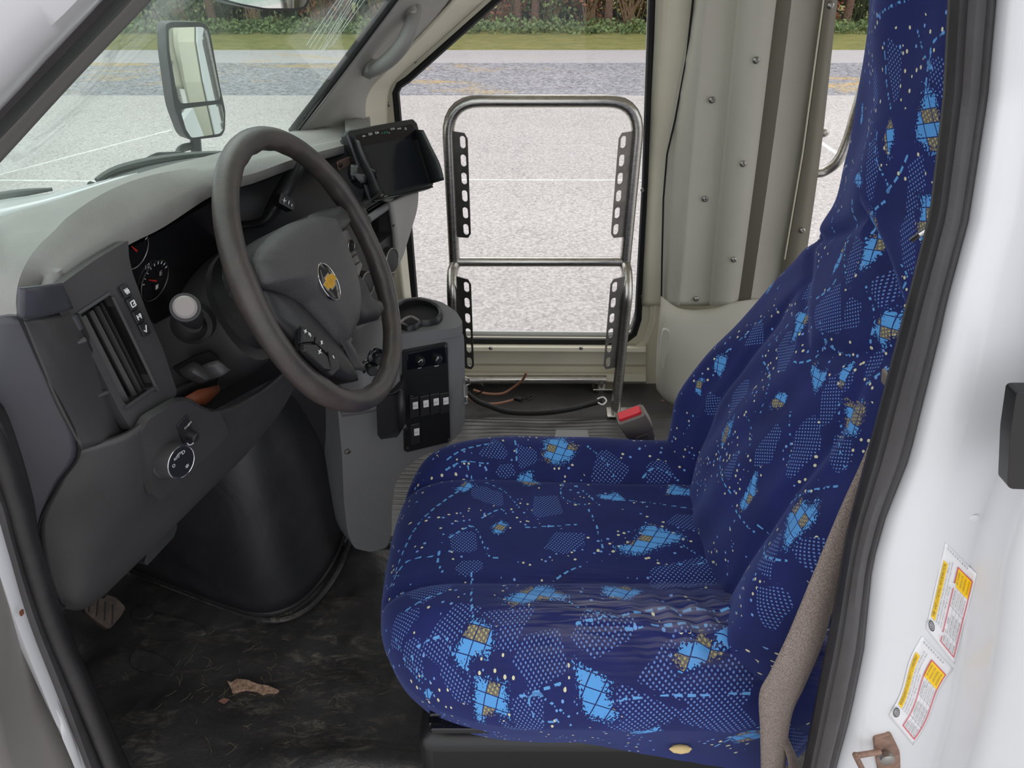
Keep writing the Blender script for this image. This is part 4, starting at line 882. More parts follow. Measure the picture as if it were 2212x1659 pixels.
# brown strap lying in the opening under the column
mb = MB(); mb.loft([[P(398, 858, .74), P(425, 842, .76), P(468, 832, .80)], [P(410, 872, .74), P(440, 875, .76), P(470, 846, .79)]]); tag(mb.build('leather_scrap', M['brown'], solid=.004), 'small brown leather scrap tucked under the steering column', 'scrap')
mb = MB(); mb.loft(sheet([[(330, 880, .72), (400, 830, .76), (520, 790, .86), (640, 740, 1.0)], [(350, 930, .80), (430, 900, .84), (540, 840, .95), (660, 780, 1.05)]], 4, 3)); mb.build('under_tray', M['plastic_dark'], dash, solid=.005, solid_off=0)
# lower closing panel between dash and engine cover
mb = MB(); mb.loft(sheet([[(560, 700, 1.10), (640, 690, 1.12), (720, 680, 1.14)], [(600, 850, 1.05), (660, 850, 1.08), (740, 850, 1.12)], [(600, 900, 1.08), (665, 960, 1.10), (742, 1000, 1.13)], [(690, 1100, 1.13), (720, 1110, 1.15), (748, 1110, 1.15)]], 4, 4)); mb.build('kick_panel', M['plastic_dark'], dash, solid=.01, solid_off=0)
# ============================================================ STEERING COLUMN, STALKS
wc = Vector((-.2600, .897, .741)); wa = .3948; wyaw = -.0966
wn = Vector((math.cos(wa)*math.cos(wyaw), math.cos(wa)*math.sin(wyaw), math.sin(wa))).normalized()
wv = Vector((-math.sin(wa)*math.cos(wyaw), -math.sin(wa)*math.sin(wyaw), math.cos(wa))).normalized()
wl_ = wn.cross(wv).normalized()   # towards far side
if wl_.y < 0: wl_ = -wl_
class WP(Pl):
    def __init__(s, off=0): s.o = wc+wn*off; s.l = wl_; s.d = -wv; s.n = wn
W0 = WP()
colm = thing('steering_column', wc-wn*.2, 'dark plastic steering column shroud behind the wheel', 'steering column')
def ringc(s, w_, h_, ex=3, n=32, du=0):
    out = []
    for k in range(n):
        a = 2*math.pi*k/n; c_, s_ = math.cos(a), math.sin(a); rr = (abs(c_)**ex+abs(s_)**ex)**(-1/ex)
        out.append(wc-wn*s+wl_*c_*rr*w_+wv*(s_*rr*h_+du))
    return out
mb = MB(); mb.loft([ringc(.045, .050, .050, 2), ringc(.05, .062, .060, 2), ringc(.10, .070, .066, 2), ringc(.125, .076, .072, 2.4)], cu=True, cap=True); mb.build('collar', M['rubber'], colm)
mb = MB(); mb.loft([ringc(.12, .070, .066, 2.4), ringc(.122, .088, .078, 2.6, du=-.004), ringc(.15, .098, .084, 3, du=-.008), ringc(.24, .100, .088, 3.4, du=-.014), ringc(.34, .100, .088, 3.4, du=-.014)], cu=True, cap=True); mb.build('shroud', M['plastic'], colm)
# turn signal lever seen end on
ts = thing('turn_signal_lever', P(405, 690, .80), 'black turn signal lever with round worn tip left of the wheel', 'lever')
e_ = P(400, 664, .655); b_ = P(424, 700, .80)
ax = (e_-b_).normalized()
mb = MB(); mb.lathe([(.009, 0), (.009, .06), (.0125, .075), (.0135, .10), (.0145, (e_-b_).length-.012), (.0155, (e_-b_).length-.006), (.0150, (e_-b_).length)], b_, ax, 28); mb.build('stalk', M['plastic_dark'], ts, auto=50)
mb = MB(); mb.lathe([(.0120, -.001), (.0118, .0035), (.0095, .0055), (.003, .006)], e_, ax, 28); mb.build('tip', M['radio'], ts)
mb = MB(); bb = P(415, 700, .775); mb.lathe([(.026, -.012), (.025, .004), (.020, .008), (.017, .002), (.012, -.002)], bb, Vector((.15, -1, .25)), 32); mb.build('boot', M['rubber'], ts)
# tilt release
tr_ = thing('tilt_lever', P(425, 790, .78), 'black tilt release lever in the notch under the turn signal lever', 'lever')
mb = MB(); mb.plate([P(x, y, .785) for x, y in ((372, 795), (420, 770), (452, 760), (470, 776), (480, 800), (430, 822), (388, 812))], (0, .006, 0)); mb.build('recess', M['matte'], tr_, smooth=False)
mb = MB(); mb.loft(sheet([[(390, 800, .765), (404, 792, .760), (420, 784, .765)], [(400, 812, .755), (416, 803, .748), (430, 790, .76)], [(432, 826, .76), (448, 820, .755), (458, 812, .765)]], 4, 4)); mb.build('paddle', M['plastic'], tr_, solid=.006, solid_off=0)
mb = MB(); mb.loft(sheet([[(432, 792, .765), (450, 783, .76), (472, 778, .765)], [(452, 820, .76), (478, 812, .755), (498, 800, .765)]], 4, 3)); mb.build('shoe', M['plastic'], tr_, solid=.006, solid_off=0)
# gear shift lever
gs = thing('gear_shift_lever', P(560, 480, .98), 'black column shift lever with plus and minus button behind the wheel', 'lever')
GY_ = 1.0
gpts = [(500, 488, 1.02, .010), (545, 484, 1.02, .010), (572, 476, 1.02, .014), (588, 455, 1.03, .020), (603, 428, 1.04, .0215), (619, 400, 1.06, .0215), (636, 370, 1.08, .0215), (654, 340, 1.10, .021)]
mb = MB(); 
pp = cr([P(x, y, Y) for x, y, Y, r in gpts], 5); rr = list(np.interp(np.linspace(0, 7, len(pp)), range(8), [g_[3] for g_ in gpts])); mb.tube(pp, rr, 20, sq=.55); mb.build('shaft', M['plastic_dark'], gs)
PGs = Pl(P(618, 432, 1.022), 20, 22)
mb = MB(); mb.plate(rnd([PGs.at(*q, .004) for q in ((607, 415), (640, 432), (634, 456), (602, 438))], .15, 3), PGs.n*-.012); gb = mb.build('range_button', M['black'], gs, bevel=.0015)
mb = MB()
for (a, b) in (((610, 432), (618, 434)), ((615, 428), (613, 438)), ((630, 446), (631, 441)), ((623, 441), (625, 434))): mb.tube([PGs.at(*a, .0055), PGs.at(*b, .0055)], .0007, 6)
mb.build('print', M['white_text'], gb)
# ============================================================ STEERING WHEEL
whl = thing('steering_wheel', wc, 'worn dark leather steering wheel with gold emblem in the hub', 'steering wheel')
mb = MB(); N_ = 128; rows = []; RR = .1845
for i in range(N_):
    a = 2*math.pi*i/N_; c = wc+(wl_*math.cos(a)+wv*math.sin(a))*RR; e = (wl_*math.cos(a)+wv*math.sin(a)); r = []
    tk = .0152+.0018*sum(math.exp(-(((a-b_+math.pi) % (2*math.pi)-math.pi)/.16)**2) for b_ in (math.radians(18), math.radians(-28), math.radians(162), math.radians(208)))
    for k in range(20):
        t = 2*math.pi*k/20; fl_ = .0009*math.sin(a*26)*max(0, -math.cos(t))
        r.append(c+e*(math.cos(t)*(tk+fl_))+wn*(math.sin(t)*tk*.98))
    rows.append(r)
mb.loft(rows, cu=True, cv=True); mb.build('rim', M['wheel'], whl, auto=180)
def wloc(px, py, off): 
    w_ = WP(off); return w_.at(px, py)
def dome(out_px, off, hgt, cpx, name, m, rings=10, ex=2.6, back=.03, par=None):
    """pillow over an outline lying in the wheel plane"""
    o = [Vector(wloc(x, y, off)) for x, y in out_px]; o = rnd(o, .18, 3); oo = []
    for i in range(len(o)):
        oo.append(o[i]); oo.append((o[i]+o[(i+1) % len(o)])/2)
    o = oo; c = Vector(wloc(*cpx, off)); rws = [[p-wn*back*.98+(c-p)*.04 for p in o], [p-wn*.004 for p in o]]
    for k in range(rings+1):
        f = 1-k/rings; h_ = hgt*(1-f**ex)**(1/1.6) if f < 1 else 0
        rws.append([c+(p-c)*(f if f > 0 else .001)+wn*h_ for p in o])
    mb = MB(); mb.loft(rws, cu=True); return mb.build(name, m, par or whl, auto=60)
# spokes first
sp1 = [(560, 620), (600, 618), (640, 650), (690, 700), (730, 745), (760, 790), (776, 822), (752, 826), (690, 800), (640, 745), (585, 690)]
dome(sp1, .004, .012, (665, 728), 'lower_spoke', M['plastic_dark'], ex=3)
mb = MB(); mb.loft([[wloc(x, y, o_) for x, y, o_ in r] for r in sheet([[Vector((650, 640, .016)), Vector((700, 690, .016)), Vector((735, 740, .014)), Vector((765, 800, .006))], [Vector((662, 636, .020)), Vector((712, 684, .020)), Vector((750, 738, .018)), Vector((780, 800, .006))], [Vector((672, 650, .014)), Vector((718, 696, .014)), Vector((758, 745, .012)), Vector((788, 800, .004))]], 5, 4)]); mb.build('spoke_trim', M['plastic'], whl, solid=.004, solid_off=0)
sp2 = [(670, 462), (730, 443), (748, 458), (757, 480), (742, 500), (700, 520), (660, 500)]
dome(sp2, .002, .012, (710, 480), 'upper_spoke', M['plastic_dark'])
sp3 = [(770, 590), (792, 640), (822, 655), (828, 672), (815, 692), (775, 698), (745, 660), (750, 610)]
dome(sp3, .002, .014, (785, 660), 'right_spoke', M['plastic_dark'])
sp4 = [(520, 560), (560, 540), (600, 560), (610, 640), (570, 640), (530, 610)]
dome(sp4, -.004, .010, (570, 590), 'left_spoke', M['plastic_dark'])
hub = [(547, 566), (558, 538), (585, 508), (625, 482), (680, 466), (722, 470), (733, 500), (748, 540), (765, 583), (774, 625), (777, 660), (772, 700), (745, 752), (722, 735), (690, 698), (655, 660), (615, 635), (568, 616)]
hubo = dome(hub, .012, .026, (668, 602), 'airbag_cover', M['pad_hub'], rings=14, back=.05)
# emblem: disc with bow tie
ec = wloc(709, 609, .036)
mb = MB(); erx, ery = .0200, .0250
er = (Vector(wloc(735, 612, .036))-Vector(wloc(682, 606, .036))).length/2
tiltv = math.radians(0)
EL = wl_; EV = wv; 
EN = (wn+wl_*.10-wv*.04).normalized()
mb.loft([[ec+EL*r_*erx*1.06*math.cos(a)+EV*r_*ery*math.sin(a)+wn*h_ for a in np.linspace(0, 2*math.pi, 49)[:-1]] for r_, h_ in ((1.0, -.012), (1.0, .0012), (.97, .0020), (.5, .0026), (.01, .0028))], cu=True); em = mb.build('emblem', M['gloss'], hubo, auto=60)
mb = MB(); mb.tube([ec+EL*erx*1.06*math.cos(a)+EV*ery*math.sin(a)+wn*.0012 for a in np.linspace(0, 2*math.pi, 49)[:-1]], .0009, 8, closed=True); mb.build('emblem_ring', M['chrome'], hubo)
tie = [(-1, -.28), (-.36, -.28), (-.36, -.48), (.46, -.48), (.46, -.28), (1, -.28), (.82, .28), (.36, .28), (.36, .48), (-.46, .48), (-.46, .28), (-.82, .28)]
tie = [(-1, .27), (-.84, -.27), (-.34, -.27), (-.34, -.45), (.44, -.45), (.44, -.27), (1, -.27), (.84, .27), (.34, .27), (.34, .45), (-.44, .45), (-.44, .27)]
for sc2, h_, nm, mm in ((1.0, .0030, 'bow_tie_rim', 'chrome'), (.84, .0040, 'bow_tie', 'gold')):
    mb = MB(); mb.plate([ec+EL*(x*.0205*sc2)+EV*(y*.0215*(sc2-(0 if sc2 == 1 else .06)))+wn*h_ for x, y in tie], wn*-.0016); mb.build(nm, M[mm], hubo, smooth=False)
# cruise control buttons
def wbtn(q, off, name, th=.008, m='black', bev=.0012): 
    mb = MB(); mb.plate([wloc(x, y, off) for x, y in q], wn*-th); return mb.build(name, M[m], whl, bevel=bev)
cb = wbtn([(650, 702), (682, 722), (730, 775), (734, 795), (718, 812), (690, 792), (655, 755), (650, 738)], .017, 'button_plate', .01, 'plastic_dark')
b1 = wbtn([(653, 706), (680, 723), (679, 738), (652, 740)], .022, 'cruise_button'); b2 = wbtn([(683, 726), (707, 752), (707, 764), (682, 740)], .022, 'cruise_button'); b3 = wbtn([(657, 744), (684, 744), (708, 770), (716, 800), (700, 797), (660, 757)], .024, 'cruise_button'); b4 = wbtn([(710, 758), (730, 778), (729, 793), (717, 800)], .022, 'cruise_button')
mb = MB()
for (a, b) in (((657, 714), (663, 717)), ((661, 712), (659, 719)), ((667, 718), (668, 724)), ((670, 720), (671, 727)), ((693, 737), (697, 742)), ((696, 736), (694, 744)), ((688, 757), (694, 763)), ((693, 755), (689, 764)), ((719, 768), (722, 774))): mb.tube([wloc(*a, .0248), wloc(*b, .0248)], .0006, 6)
mb.build('print', M['white_text'], whl)
# ============================================================ MONITOR
MP = Pl(P(850, 340, 1.20), 0, 0)
MP.l = None
q = [P(757, 281, 1.235), P(893, 258, 1.325), P(938, 404, 1.285), P(801, 436, 1.19)]
mo = q[0]; mx = (q[1]-q[0]); my = (q[3]-q[0]); mnn = mx.cross(my).normalized()
if mnn.dot(CAM-mo) < 0: mnn = -mnn
class MPl(Pl):
    def __init__(s): s.o = mo; s.n = mnn; s.l = mx.normalized(); s.d = s.l.cross(mnn).normalized(); s.d = s.d if s.d.dot(my) > 0 else -s.d
MP = MPl()
mon = thing('backup_monitor', P(850, 440, 1.25), 'black camera monitor with sun shade on the dash mount', 'monitor')
fr = [MP.at(*q_) for q_ in ((753, 280), (893, 256), (902, 266), (938, 398), (932, 406), (806, 437), (797, 430), (748, 288))]
so_ = [MP.at(*q_) for q_ in ((783, 316), (888, 297), (924, 392), (830, 420))]
mb = MB(); mb.plate(fr, MP.n*-.024); mb.build('housing', M['black'], mon, bevel=.003)
mb = MB(); mb.plate([MP.at(*q_, .0006) for q_ in ((768, 292), (890, 268), (905, 300), (782, 324))], MP.n*-.001); mb.build('control_strip', M['gloss'], mon, smooth=False)
mb = MB(); mb.plate([p+MP.n*.0008 for p in so_], MP.n*-.001); mb.build('screen', M['screen'], mon, smooth=False)
mb = MB(); mb.plate([MP.at(*q_, .0) for q_ in ((757, 292), (765, 300), (800, 420), (806, 437), (797, 430), (750, 292))], MP.n*-.03); mb.build('side_face', M['plastic_blue'], mon, bevel=.001)
mb = MB(); mb.loft([cr([MP.at(764, 300, .001), MP.at(776, 345, .001), MP.at(790, 385, .001), MP.at(802, 428, .001)], 4), cr([MP.at(776, 304, .010), MP.at(790, 345, .022), MP.at(806, 375, .032), MP.at(820, 415, .040)], 4)]); mb.build('shade_wing', M['plastic_dark'], mon, solid=.0015, solid_off=0)
mb = MB(); mb.loft([cr([MP.at(897, 280, .001), MP.at(906, 315, .001), MP.at(918, 355, .001), MP.at(931, 397, .001)], 4), cr([P(914, 281, 1.27), P(932, 318, 1.24), P(950, 355, 1.22), P(959, 389, 1.20)], 4)]); mb.build('shade_wing', M['black'], mon, solid=.0015, solid_off=0)
mb = MB(); mb.loft([[MP.at(802, 432, .001), MP.at(870, 418, .001), MP.at(934, 402, .001)], [MP.at(810, 436, .030), MP.at(875, 420, .030), MP.at(936, 404, .030)]]); mb.build('shade_floor', M['black'], mon, solid=.0015, solid_off=0)
mb = MB()
def mt(t, x, y, w_, h_, off=.0012): text_quad(mb, t, MP.at(x, y, off), MP.l*w_, -MP.d*h_)
mt('MENU', 784, 296, .0055, .0024); mt('OV', 797, 293, .008, .0042); mt('OA', 811, 290, .008, .0042); mt('CA/CAM', 844, 281, .009, .0030); mt('MODE', 859, 280, .008, .0026); mt('O', 875, 281, .0042, .0042); mt('!', 826, 290, .0006, .0030); mt('1', 841, 289, .0006, .0030)
mb.build('print', M['white_text'], mon)
mb = MB(); mt('S/U', 830, 289, .008, .0038); mb.build('print_green', M['green_text'], mon)
mb = MB(); mb.lathe([(.0008, 0), (.0006, .0006)], MP.at(891, 280, .0012), MP.n, 8); mb.build('indicator', mat('blue_lamp', (.05, .06, .6), .3), mon)
# mount: plate, ball and stem
mm_ = thing('monitor_mount', P(760, 380, 1.25), 'round black ball mount on a bronze plate behind the monitor', 'bracket')
MQ = Pl(P(760, 385, 1.225), 30, 0)
mb = MB(); mb.plate(rnd([MQ.at(*q_) for q_ in ((728, 350), (762, 336), (776, 360), (785, 420), (772, 428), (750, 418), (735, 380))], .1, 2), MQ.n*-.003); mb.build('plate', M['bronze'], mm_, bevel=.0005)
mb = MB(); mb.lathe([(.020, 0), (.026, .006), (.027, .018), (.020, .032), (.012, .045)], MQ.at(757, 383, .001), MQ.n+Vector((0, .5, 0)), 28); mb.build('ball_socket', M['gloss'], mm_)
for a, b in ((735, 357), (757, 342), (770, 412), (752, 410)):
    mb = MB(); mb.lathe([(.0038, 0), (.0036, .002), (.001, .003)], MQ.at(a, b, .0005), MQ.n, 12); mb.build('screw', M['black'], mm_)
# ============================================================ REAR VIEW MIRROR, OUTSIDE MIRROR, WIPERS
rm = thing('rear_view_mirror', P(570, -30, .95), 'inside mirror with black rim at the top edge', 'mirror')
RM = Pl(P(570, 0, .93), 20, -3)
ro_ = [(470, -60), (660, -60), (668, 5), (660, 19), (640, 23), (575, 23), (520, 12), (478, 0)]
mb = MB(); mb.plate(rnd([RM.at(*q_) for q_ in ro_], .15, 3), RM.n*-.02); mb.build('rim', M['black'], rm, bevel=.004)
mb = MB(); c_ = Vector((570, -20)); mb.plate(rnd([RM.at(c_.x+(x-c_.x)*.95, c_.y+(y-c_.y)*.88, .0006) for x, y in ro_], .15, 3), RM.n*-.001); mb.build('glass', M['mirror'], rm, smooth=False)
om = thing('side_mirror', P(430, 330, 1.95), 'tall black outside mirror with two glasses beyond the windshield', 'mirror')
OM = Pl(P(415, 180, 1.95), -38, -12)
OM.n = (Vector((.72, -.69, .0))).normalized(); OM.l = Vector((0, 0, 1)).cross(OM.n).normalized(); OM.l = OM.l if OM.l.x > 0 else -OM.l; OM.d = OM.n.cross(OM.l); OM.d = OM.d if OM.d.z < 0 else -OM.d
oo_ = [(358, 52), (372, 47), (436, 48), (452, 60), (476, 190), (487, 240), (486, 280), (478, 295), (410, 303), (398, 290), (376, 230), (360, 110)]
mb = MB(); fr_ = rnd([OM.at(*q_) for q_ in oo_], .2, 3)
sd = OM.at(340, 90)-OM.at(358, 80)
cen = sum(fr_, Vector((0, 0, 0)))/len(fr_)
bk_ = [cen+(p-cen)*.80+Vector((-.05, .09, -.0)) for p in fr_]; md = [p+Vector((-.035, .03, 0)) for p in fr_]
mb.loft([[cen+(p-cen)*.94 for p in fr_], fr_, md, bk_], cu=True, cap=True); mb.build('housing', M['plastic_dark'], om, auto=50)
g1_ = [(364, 60), (436, 58), (448, 66), (476, 205), (474, 216), (392, 224), (384, 212), (366, 110)]
g2_ = [(389, 236), (478, 224), (484, 250), (482, 280), (474, 289), (414, 298), (402, 280)]
for g_, nm, lb in ((g1_, 'glass', 'tall flat upper glass'), (g2_, 'glass', 'small convex lower glass')):
    mb = MB(); mb.plate(rnd([OM.at(*q_, .006) for q_ in g_], .15, 3), OM.n*-.008); o = mb.build(nm, M['mirror'], om, smooth=False); o['label'] = lb
mb = MB(); mb.tube(cr([P(422, 300, 1.97), P(424, 330, 1.97), P(420, 360, 1.95)], 4), .014, 10); mb.tube(cr([P(415, 315, 1.97), P(392, 322, 1.9), P(382, 345, 1.8), P(372, 372, 1.7)], 5), .010, 10); mb.build('arm', M['plastic_dark'], om)
def wiper(name, bl, arm, lab, Y):
    t = thing(name, P(*bl[0]), lab, 'wiper')
    mb = MB(); pts = cr([P(*q_) for q_ in bl], 6); n_ = len(pts); mb.tube(pts, [.004+.006*math.sin(math.pi*min(1, .08+i/n_)) for i in range(n_)], 8, sq=.7); mb.build('blade', M['wiper'], t)
    mb = MB(); mb.tube([p+Vector((0, -.003, -.011)) for p in pts], .0035, 6); mb.build('rubber_edge', M['matte'], t)
    if arm:
        mb = MB(); mb.tube(cr([P(*q_) for q_ in arm], 6), .006, 8); mb.build('arm', M['wiper'], t)
        mb = MB(); mb.tube(cr([P(320, 342, 1.13), P(340, 333, 1.13), P(362, 332, 1.13), P(392, 330, 1.14)], 5), .0028, 6); mb.build('washer_hose', M['wiper'], t)
wiper('windshield_wiper', [(210, 390, 1.04), (250, 368, 1.07), (320, 350, 1.10), (400, 338, 1.14), (475, 332, 1.18), (560, 330, 1.22)], [(195, 400, 1.02), (222, 402, 1.04), (280, 372, 1.08), (345, 352, 1.12), (368, 345, 1.13)], 'long wiper blade with arm resting at the foot of the windshield', 1.1)
wiper('windshield_wiper', [(-170, 470, .98), (-80, 440, 1.0), (0, 425, 1.02), (60, 415, 1.03), (112, 409, 1.04)], None, 'short visible end of a second wiper blade at the left edge', 1.0)
mb = MB(); mb.loft(sheet([[(-200, 520, .80), (0, 470, .85), (140, 432, .92), (300, 380, 1.02)], [(-200, 480, .95), (0, 440, .98), (110, 424, 1.0), (210, 400, 1.05)]], 5, 3)); 
hood = mb.build('bonnet', M['white_paint'], solid=.01, solid_off=0); hood['kind'] = 'structure'; hood['label'] = 'sliver of white bonnet below the wipers'
# cowl
mb = MB(); mb.loft(sheet([[(150, 428, .93), (300, 384, 1.0), (360, 366, 1.03), (480, 340, 1.09)], [(208, 402, 1.02), (300, 368, 1.08), (340, 358, 1.10), (420, 345, 1.13)]], 5, 3)); o = mb.build('cowl', M['wiper'], solid=.006, solid_off=0); o['kind'] = 'structure'; o['label'] = 'dark cowl strip under the wiper'
# ============================================================ ENGINE COVER
eng = thing('engine_cover', P(600, 1320, .92), 'black rubber covered engine hump rising from the footwell with a rounded bead at its foot', 'engine cover')
foot = [(225, 1195, 1.10), (285, 1225, 1.03), (380, 1262, .965), (480, 1300, .925), (560, 1322, .905), (620, 1312, .912), (670, 1275, .945), (715, 1210, 1.00), (742, 1135, 1.06), (748, 1085, 1.12)]
fp = cr([PZ(x, y, .02) for x, y, _ in foot], 6)
rows = [fp]
for h_, k in ((.06, .00), (.16, .012), (.28, .03), (.40, .05), (.50, .09), (.54, .14)):
    rows.append([p+Vector((-.35, .9, 0)).normalized()*k+Vector((0, 0, h_-.02)) for p in fp])
mb = MB(); mb.loft(rows); mb.build('side_skin', M['engine'], eng, solid=.01, solid_off=1, auto=80)
mb = MB(); mb.tube([p+Vector((0, 0, .004)) for p in fp], .012, 14); mb.build('bead', M['rubber'], eng)
mb = MB(); mb.tube([p+Vector((.02, -.014, -.006)) for p in fp], .006, 8); mb.build('lip', M['floor'], eng)
# ============================================================ CONSOLE
CP = Pl(P(925, 860, 1.12), 68, 2)
con = thing('centre_console', P(790, 1185, 1.07), 'grey moulded centre console with cup holder top and black switch panel', 'console')
co_front = [(735, 735), (840, 722), (930, 712), (985, 702), (1001, 722), (1003, 800), (1003, 900), (996, 930), (960, 965), (905, 985), (868, 1015), (852, 1045), (846, 1090), (845, 1150), (835, 1180), (800, 1190), (765, 1182), (750, 1150), (742, 1080), (738, 980), (728, 870)]
PCn = Pl(P(925, 860, 1.12), 68, 2)
fr_ = rnd([PCn.at(*q_) for q_ in co_front], .2, 3)
cc = sum(fr_, Vector((0, 0, 0)))/len(fr_)
dirb = Vector((-.09, .115, 0))
def shr(l, k, v): return [cc+(p-cc)*k+v for p in l]
mb = MB()
ring0 = [p+(cc-p).normalized()*.016+CP.n*.006 for p in fr_]
ring1 = [p+(cc-p).normalized()*.004+CP.n*.001 for p in fr_]
top_fill = ring0
mb.plate([p+CP.n*.004 for p in fr_], dirb); mb.build('body', M['console'], con, auto=50, bevel=.010, seg=4)
# top shoulder
# cup holder
Zc = PCn.at(985, 706).z+.004
def zr(x, y, dz=0): return PZ(x, y, Zc+dz)
mb = MB(); mb.plate(rnd([zr(838, 650), zr(905, 640), zr(955, 652), zr(985, 672), zr(1000, 695), zr(990, 708), zr(860, 722), zr(830, 722)], .25, 3), (0, 0, -.02)); mb.build('top', M['console'], con, bevel=.006)
ch = MB(); cr0 = [zr(x, y, .012) for x, y in ((853, 660), (870, 648), (900, 643), (930, 648), (952, 661), (957, 676), (948, 688), (925, 694), (910, 694), (898, 704), (880, 708), (862, 702), (845, 690), (845, 672))]
cr1 = rnd(cr0, .3, 3); cx_ = sum(cr1, Vector((0, 0, 0)))/len(cr1)
inr = [cx_+(p-cx_)*.86 for p in cr1]
ch.loft([[p+Vector((0, 0, -.014)) for p in cr1], cr1, [cx_+(p-cx_)*.95+Vector((0, 0, .002)) for p in cr1], inr, [p+Vector((0, 0, -.0105)) for p in inr]], cu=True)
mw = MB(); mw.plate([p+Vector((0, 0, -.0095)) for p in inr], (0, 0, -.003)); mw.build('cup_well_shade', M['matte'], con, smooth=False)  # flat black disc painted as the shade deep in the cup holder
ch.build('cup_holder', M['black'], con, auto=60)
mb = MB(); mb.tube(cr([zr(905, 693, .010), zr(888, 684, .010), zr(872, 690, .010), zr(862, 700, .010)], 4), .0025, 8); mb.build('cup_clip', M['radio'], con)
# switch panel
def cplate(pts, name, m, off, th, par=None, bev=.0008): 
    mb = MB(); mb.plate([CP.at(x, y, off) for x, y in pts], CP.n*-th); return mb.build(name, M[m], par or con, bevel=bev)
pan = cplate([(870, 762), (873, 758), (962, 741), (967, 743), (973, 948), (968, 956), (880, 977), (873, 973), (872, 930), (880, 925), (870, 900)], 'switch_panel', 'black', .0095, .005)
hv = cplate([(879, 765), (962, 748), (965, 784), (880, 800)], 'heater_plate', 'gloss', .0105, .002, pan)
for x, y, a in ((908, 779, .5), (945, 774, 1.0)):
    mb = MB(); mb.lathe([(.0095, 0), (.009, .004), (.0065, .010), (.006, .0105)], CP.at(x, y, .0105), CP.n, 24); kb = mb.build('heater_knob', M['black'], pan)
    c = CP.at(x, y, .0215); d1 = CP.l*math.cos(a)+CP.d*-math.sin(a)
    mb = MB(); mb.tube([c-d1*.005, c+d1*.004, c+d1*.004+CP.d*.005], .0006, 6); mb.build('pointer', M['white_text'], kb)
mb = MB(); text_quad(mb, 'A/C', CP.at(903, 797, .0112), CP.l*.007, -CP.d*.0025); text_quad(mb, 'TEMP', CP.at(938, 793, .0112), CP.l*.009, -CP.d*.0025); mb.build('print', M['white_text'], pan)
for i, (x, y, t) in enumerate(((895, 858, 'DOOR'), (918, 854, 'LIGHTS'), (940, 850, 'HEATER'), (961, 848, 'DEFOG'), (898, 915, 'FAN'))):
    w2 = 10.5; h2 = 25
    q_ = [(x-w2, y+5), (x+w2-1, y+1), (x+w2, y+2*h2-6), (x-w2+1, y+2*h2)]
    mb = MB(); mb.plate([CP.at(a, b, .016) for a, b in [(a, b-2) for a, b in q_]], CP.n*-.008); rk = mb.build('rocker_switch', M['plastic_dark'], pan, bevel=.0012)
    cx0, cy0 = x+2, y+20
    mb = MB(); mb.plate([CP.at(*q2, .0168) for q2 in ((cx0-5.5, cy0-8), (cx0+6, cy0-10), (cx0+6.5, cy0+5), (cx0-5, cy0+7))], CP.n*-.002); lb_ = mb.build('rocker_label', M['label'], rk, bevel=.0006)
    mb = MB(); text_quad(mb, t, CP.at(cx0-4, cy0+1, .0171), CP.l*.0068, -CP.d*.0022); mb.build('print', M['grey_text'], rk)
for x, y in ((963, 747), (880, 968), (969, 950)):
    mb = MB(); mb.lathe([(.003, 0), (.0026, .001), (.0008, .0008)], CP.at(x, y, .0098), CP.n, 12); mb.build('screw', M['screw'], pan)
mb = MB(); mb.lathe([(.0045, 0), (.004, .003), (.002, .004)], CP.at(888, 856, .0098), CP.n, 16); mb.build('plug', M['black'], pan)
mb = MB(); mb.lathe([(.006, 0), (.005, .0015), (.001, .002)], CP.at(751, 976, .006), CP.n, 14); mb.build('screw', M['screw'], con)
# black box strapped on the side of the console
bx = thing('control_box', P(845, 930, 1.04), 'black metal control box hanging on the side of the console behind the wheel', 'box')
mb = MB(); mb.plate([P(812, 858, 1.04), P(848, 850, 1.04), P(864, 840, 1.05), P(870, 850, 1.05), P(872, 925, 1.05), P(858, 945, 1.04), P(822, 950, 1.03), P(815, 940, 1.03)], (0, .05, 0)); mb.build('case', M['black'], bx, bevel=.002)
mb = MB(); mb.loft([[P(856, 855, 1.035), P(870, 840, 1.035)], [P(862, 935, 1.035), P(876, 915, 1.035)]]); mb.build('flap', M['plastic_dark'], bx, solid=.002, solid_off=0)
# grey column side seen through the spokes with two 12 V sockets
cs = thing('lower_console_cover', P(830, 860, 1.02), 'grey moulded cover with two black power sockets seen through the wheel', 'console')
mb = MB(); mb.loft(sheet([[(735, 760, 1.08), (770, 710, 1.10), (810, 690, 1.12), (850, 690, 1.14)], [(730, 800, 1.06), (775, 770, 1.04), (820, 760, 1.06), (858, 750, 1.10)], [(735, 840, 1.05), (785, 830, 1.02), (830, 830, 1.04), (862, 820, 1.08)], [(735, 900, 1.06), (790, 890, 1.04), (830, 880, 1.06), (865, 870, 1.10)]], 5, 5)); mb.build('cover', M['console'], cs, solid=.006, solid_off=0)
for x, y in ((799, 793), (815, 770)):
    n_ = Vector((.45, -.85, .2)).normalized(); c = P(x-2, y, 1.03)
    mb = MB(); mb.lathe([(.015, 0), (.0145, .003), (.012, .004)], c, n_, 24); so2 = mb.build('socket', M['gloss'], cs)
    mb = MB(); mb.lathe([(.0085, .004), (.0085, .014), (.0095, .015), (.0095, .022), (.0075, .024)], c, n_, 20); mb.build('plug', M['black'], so2)
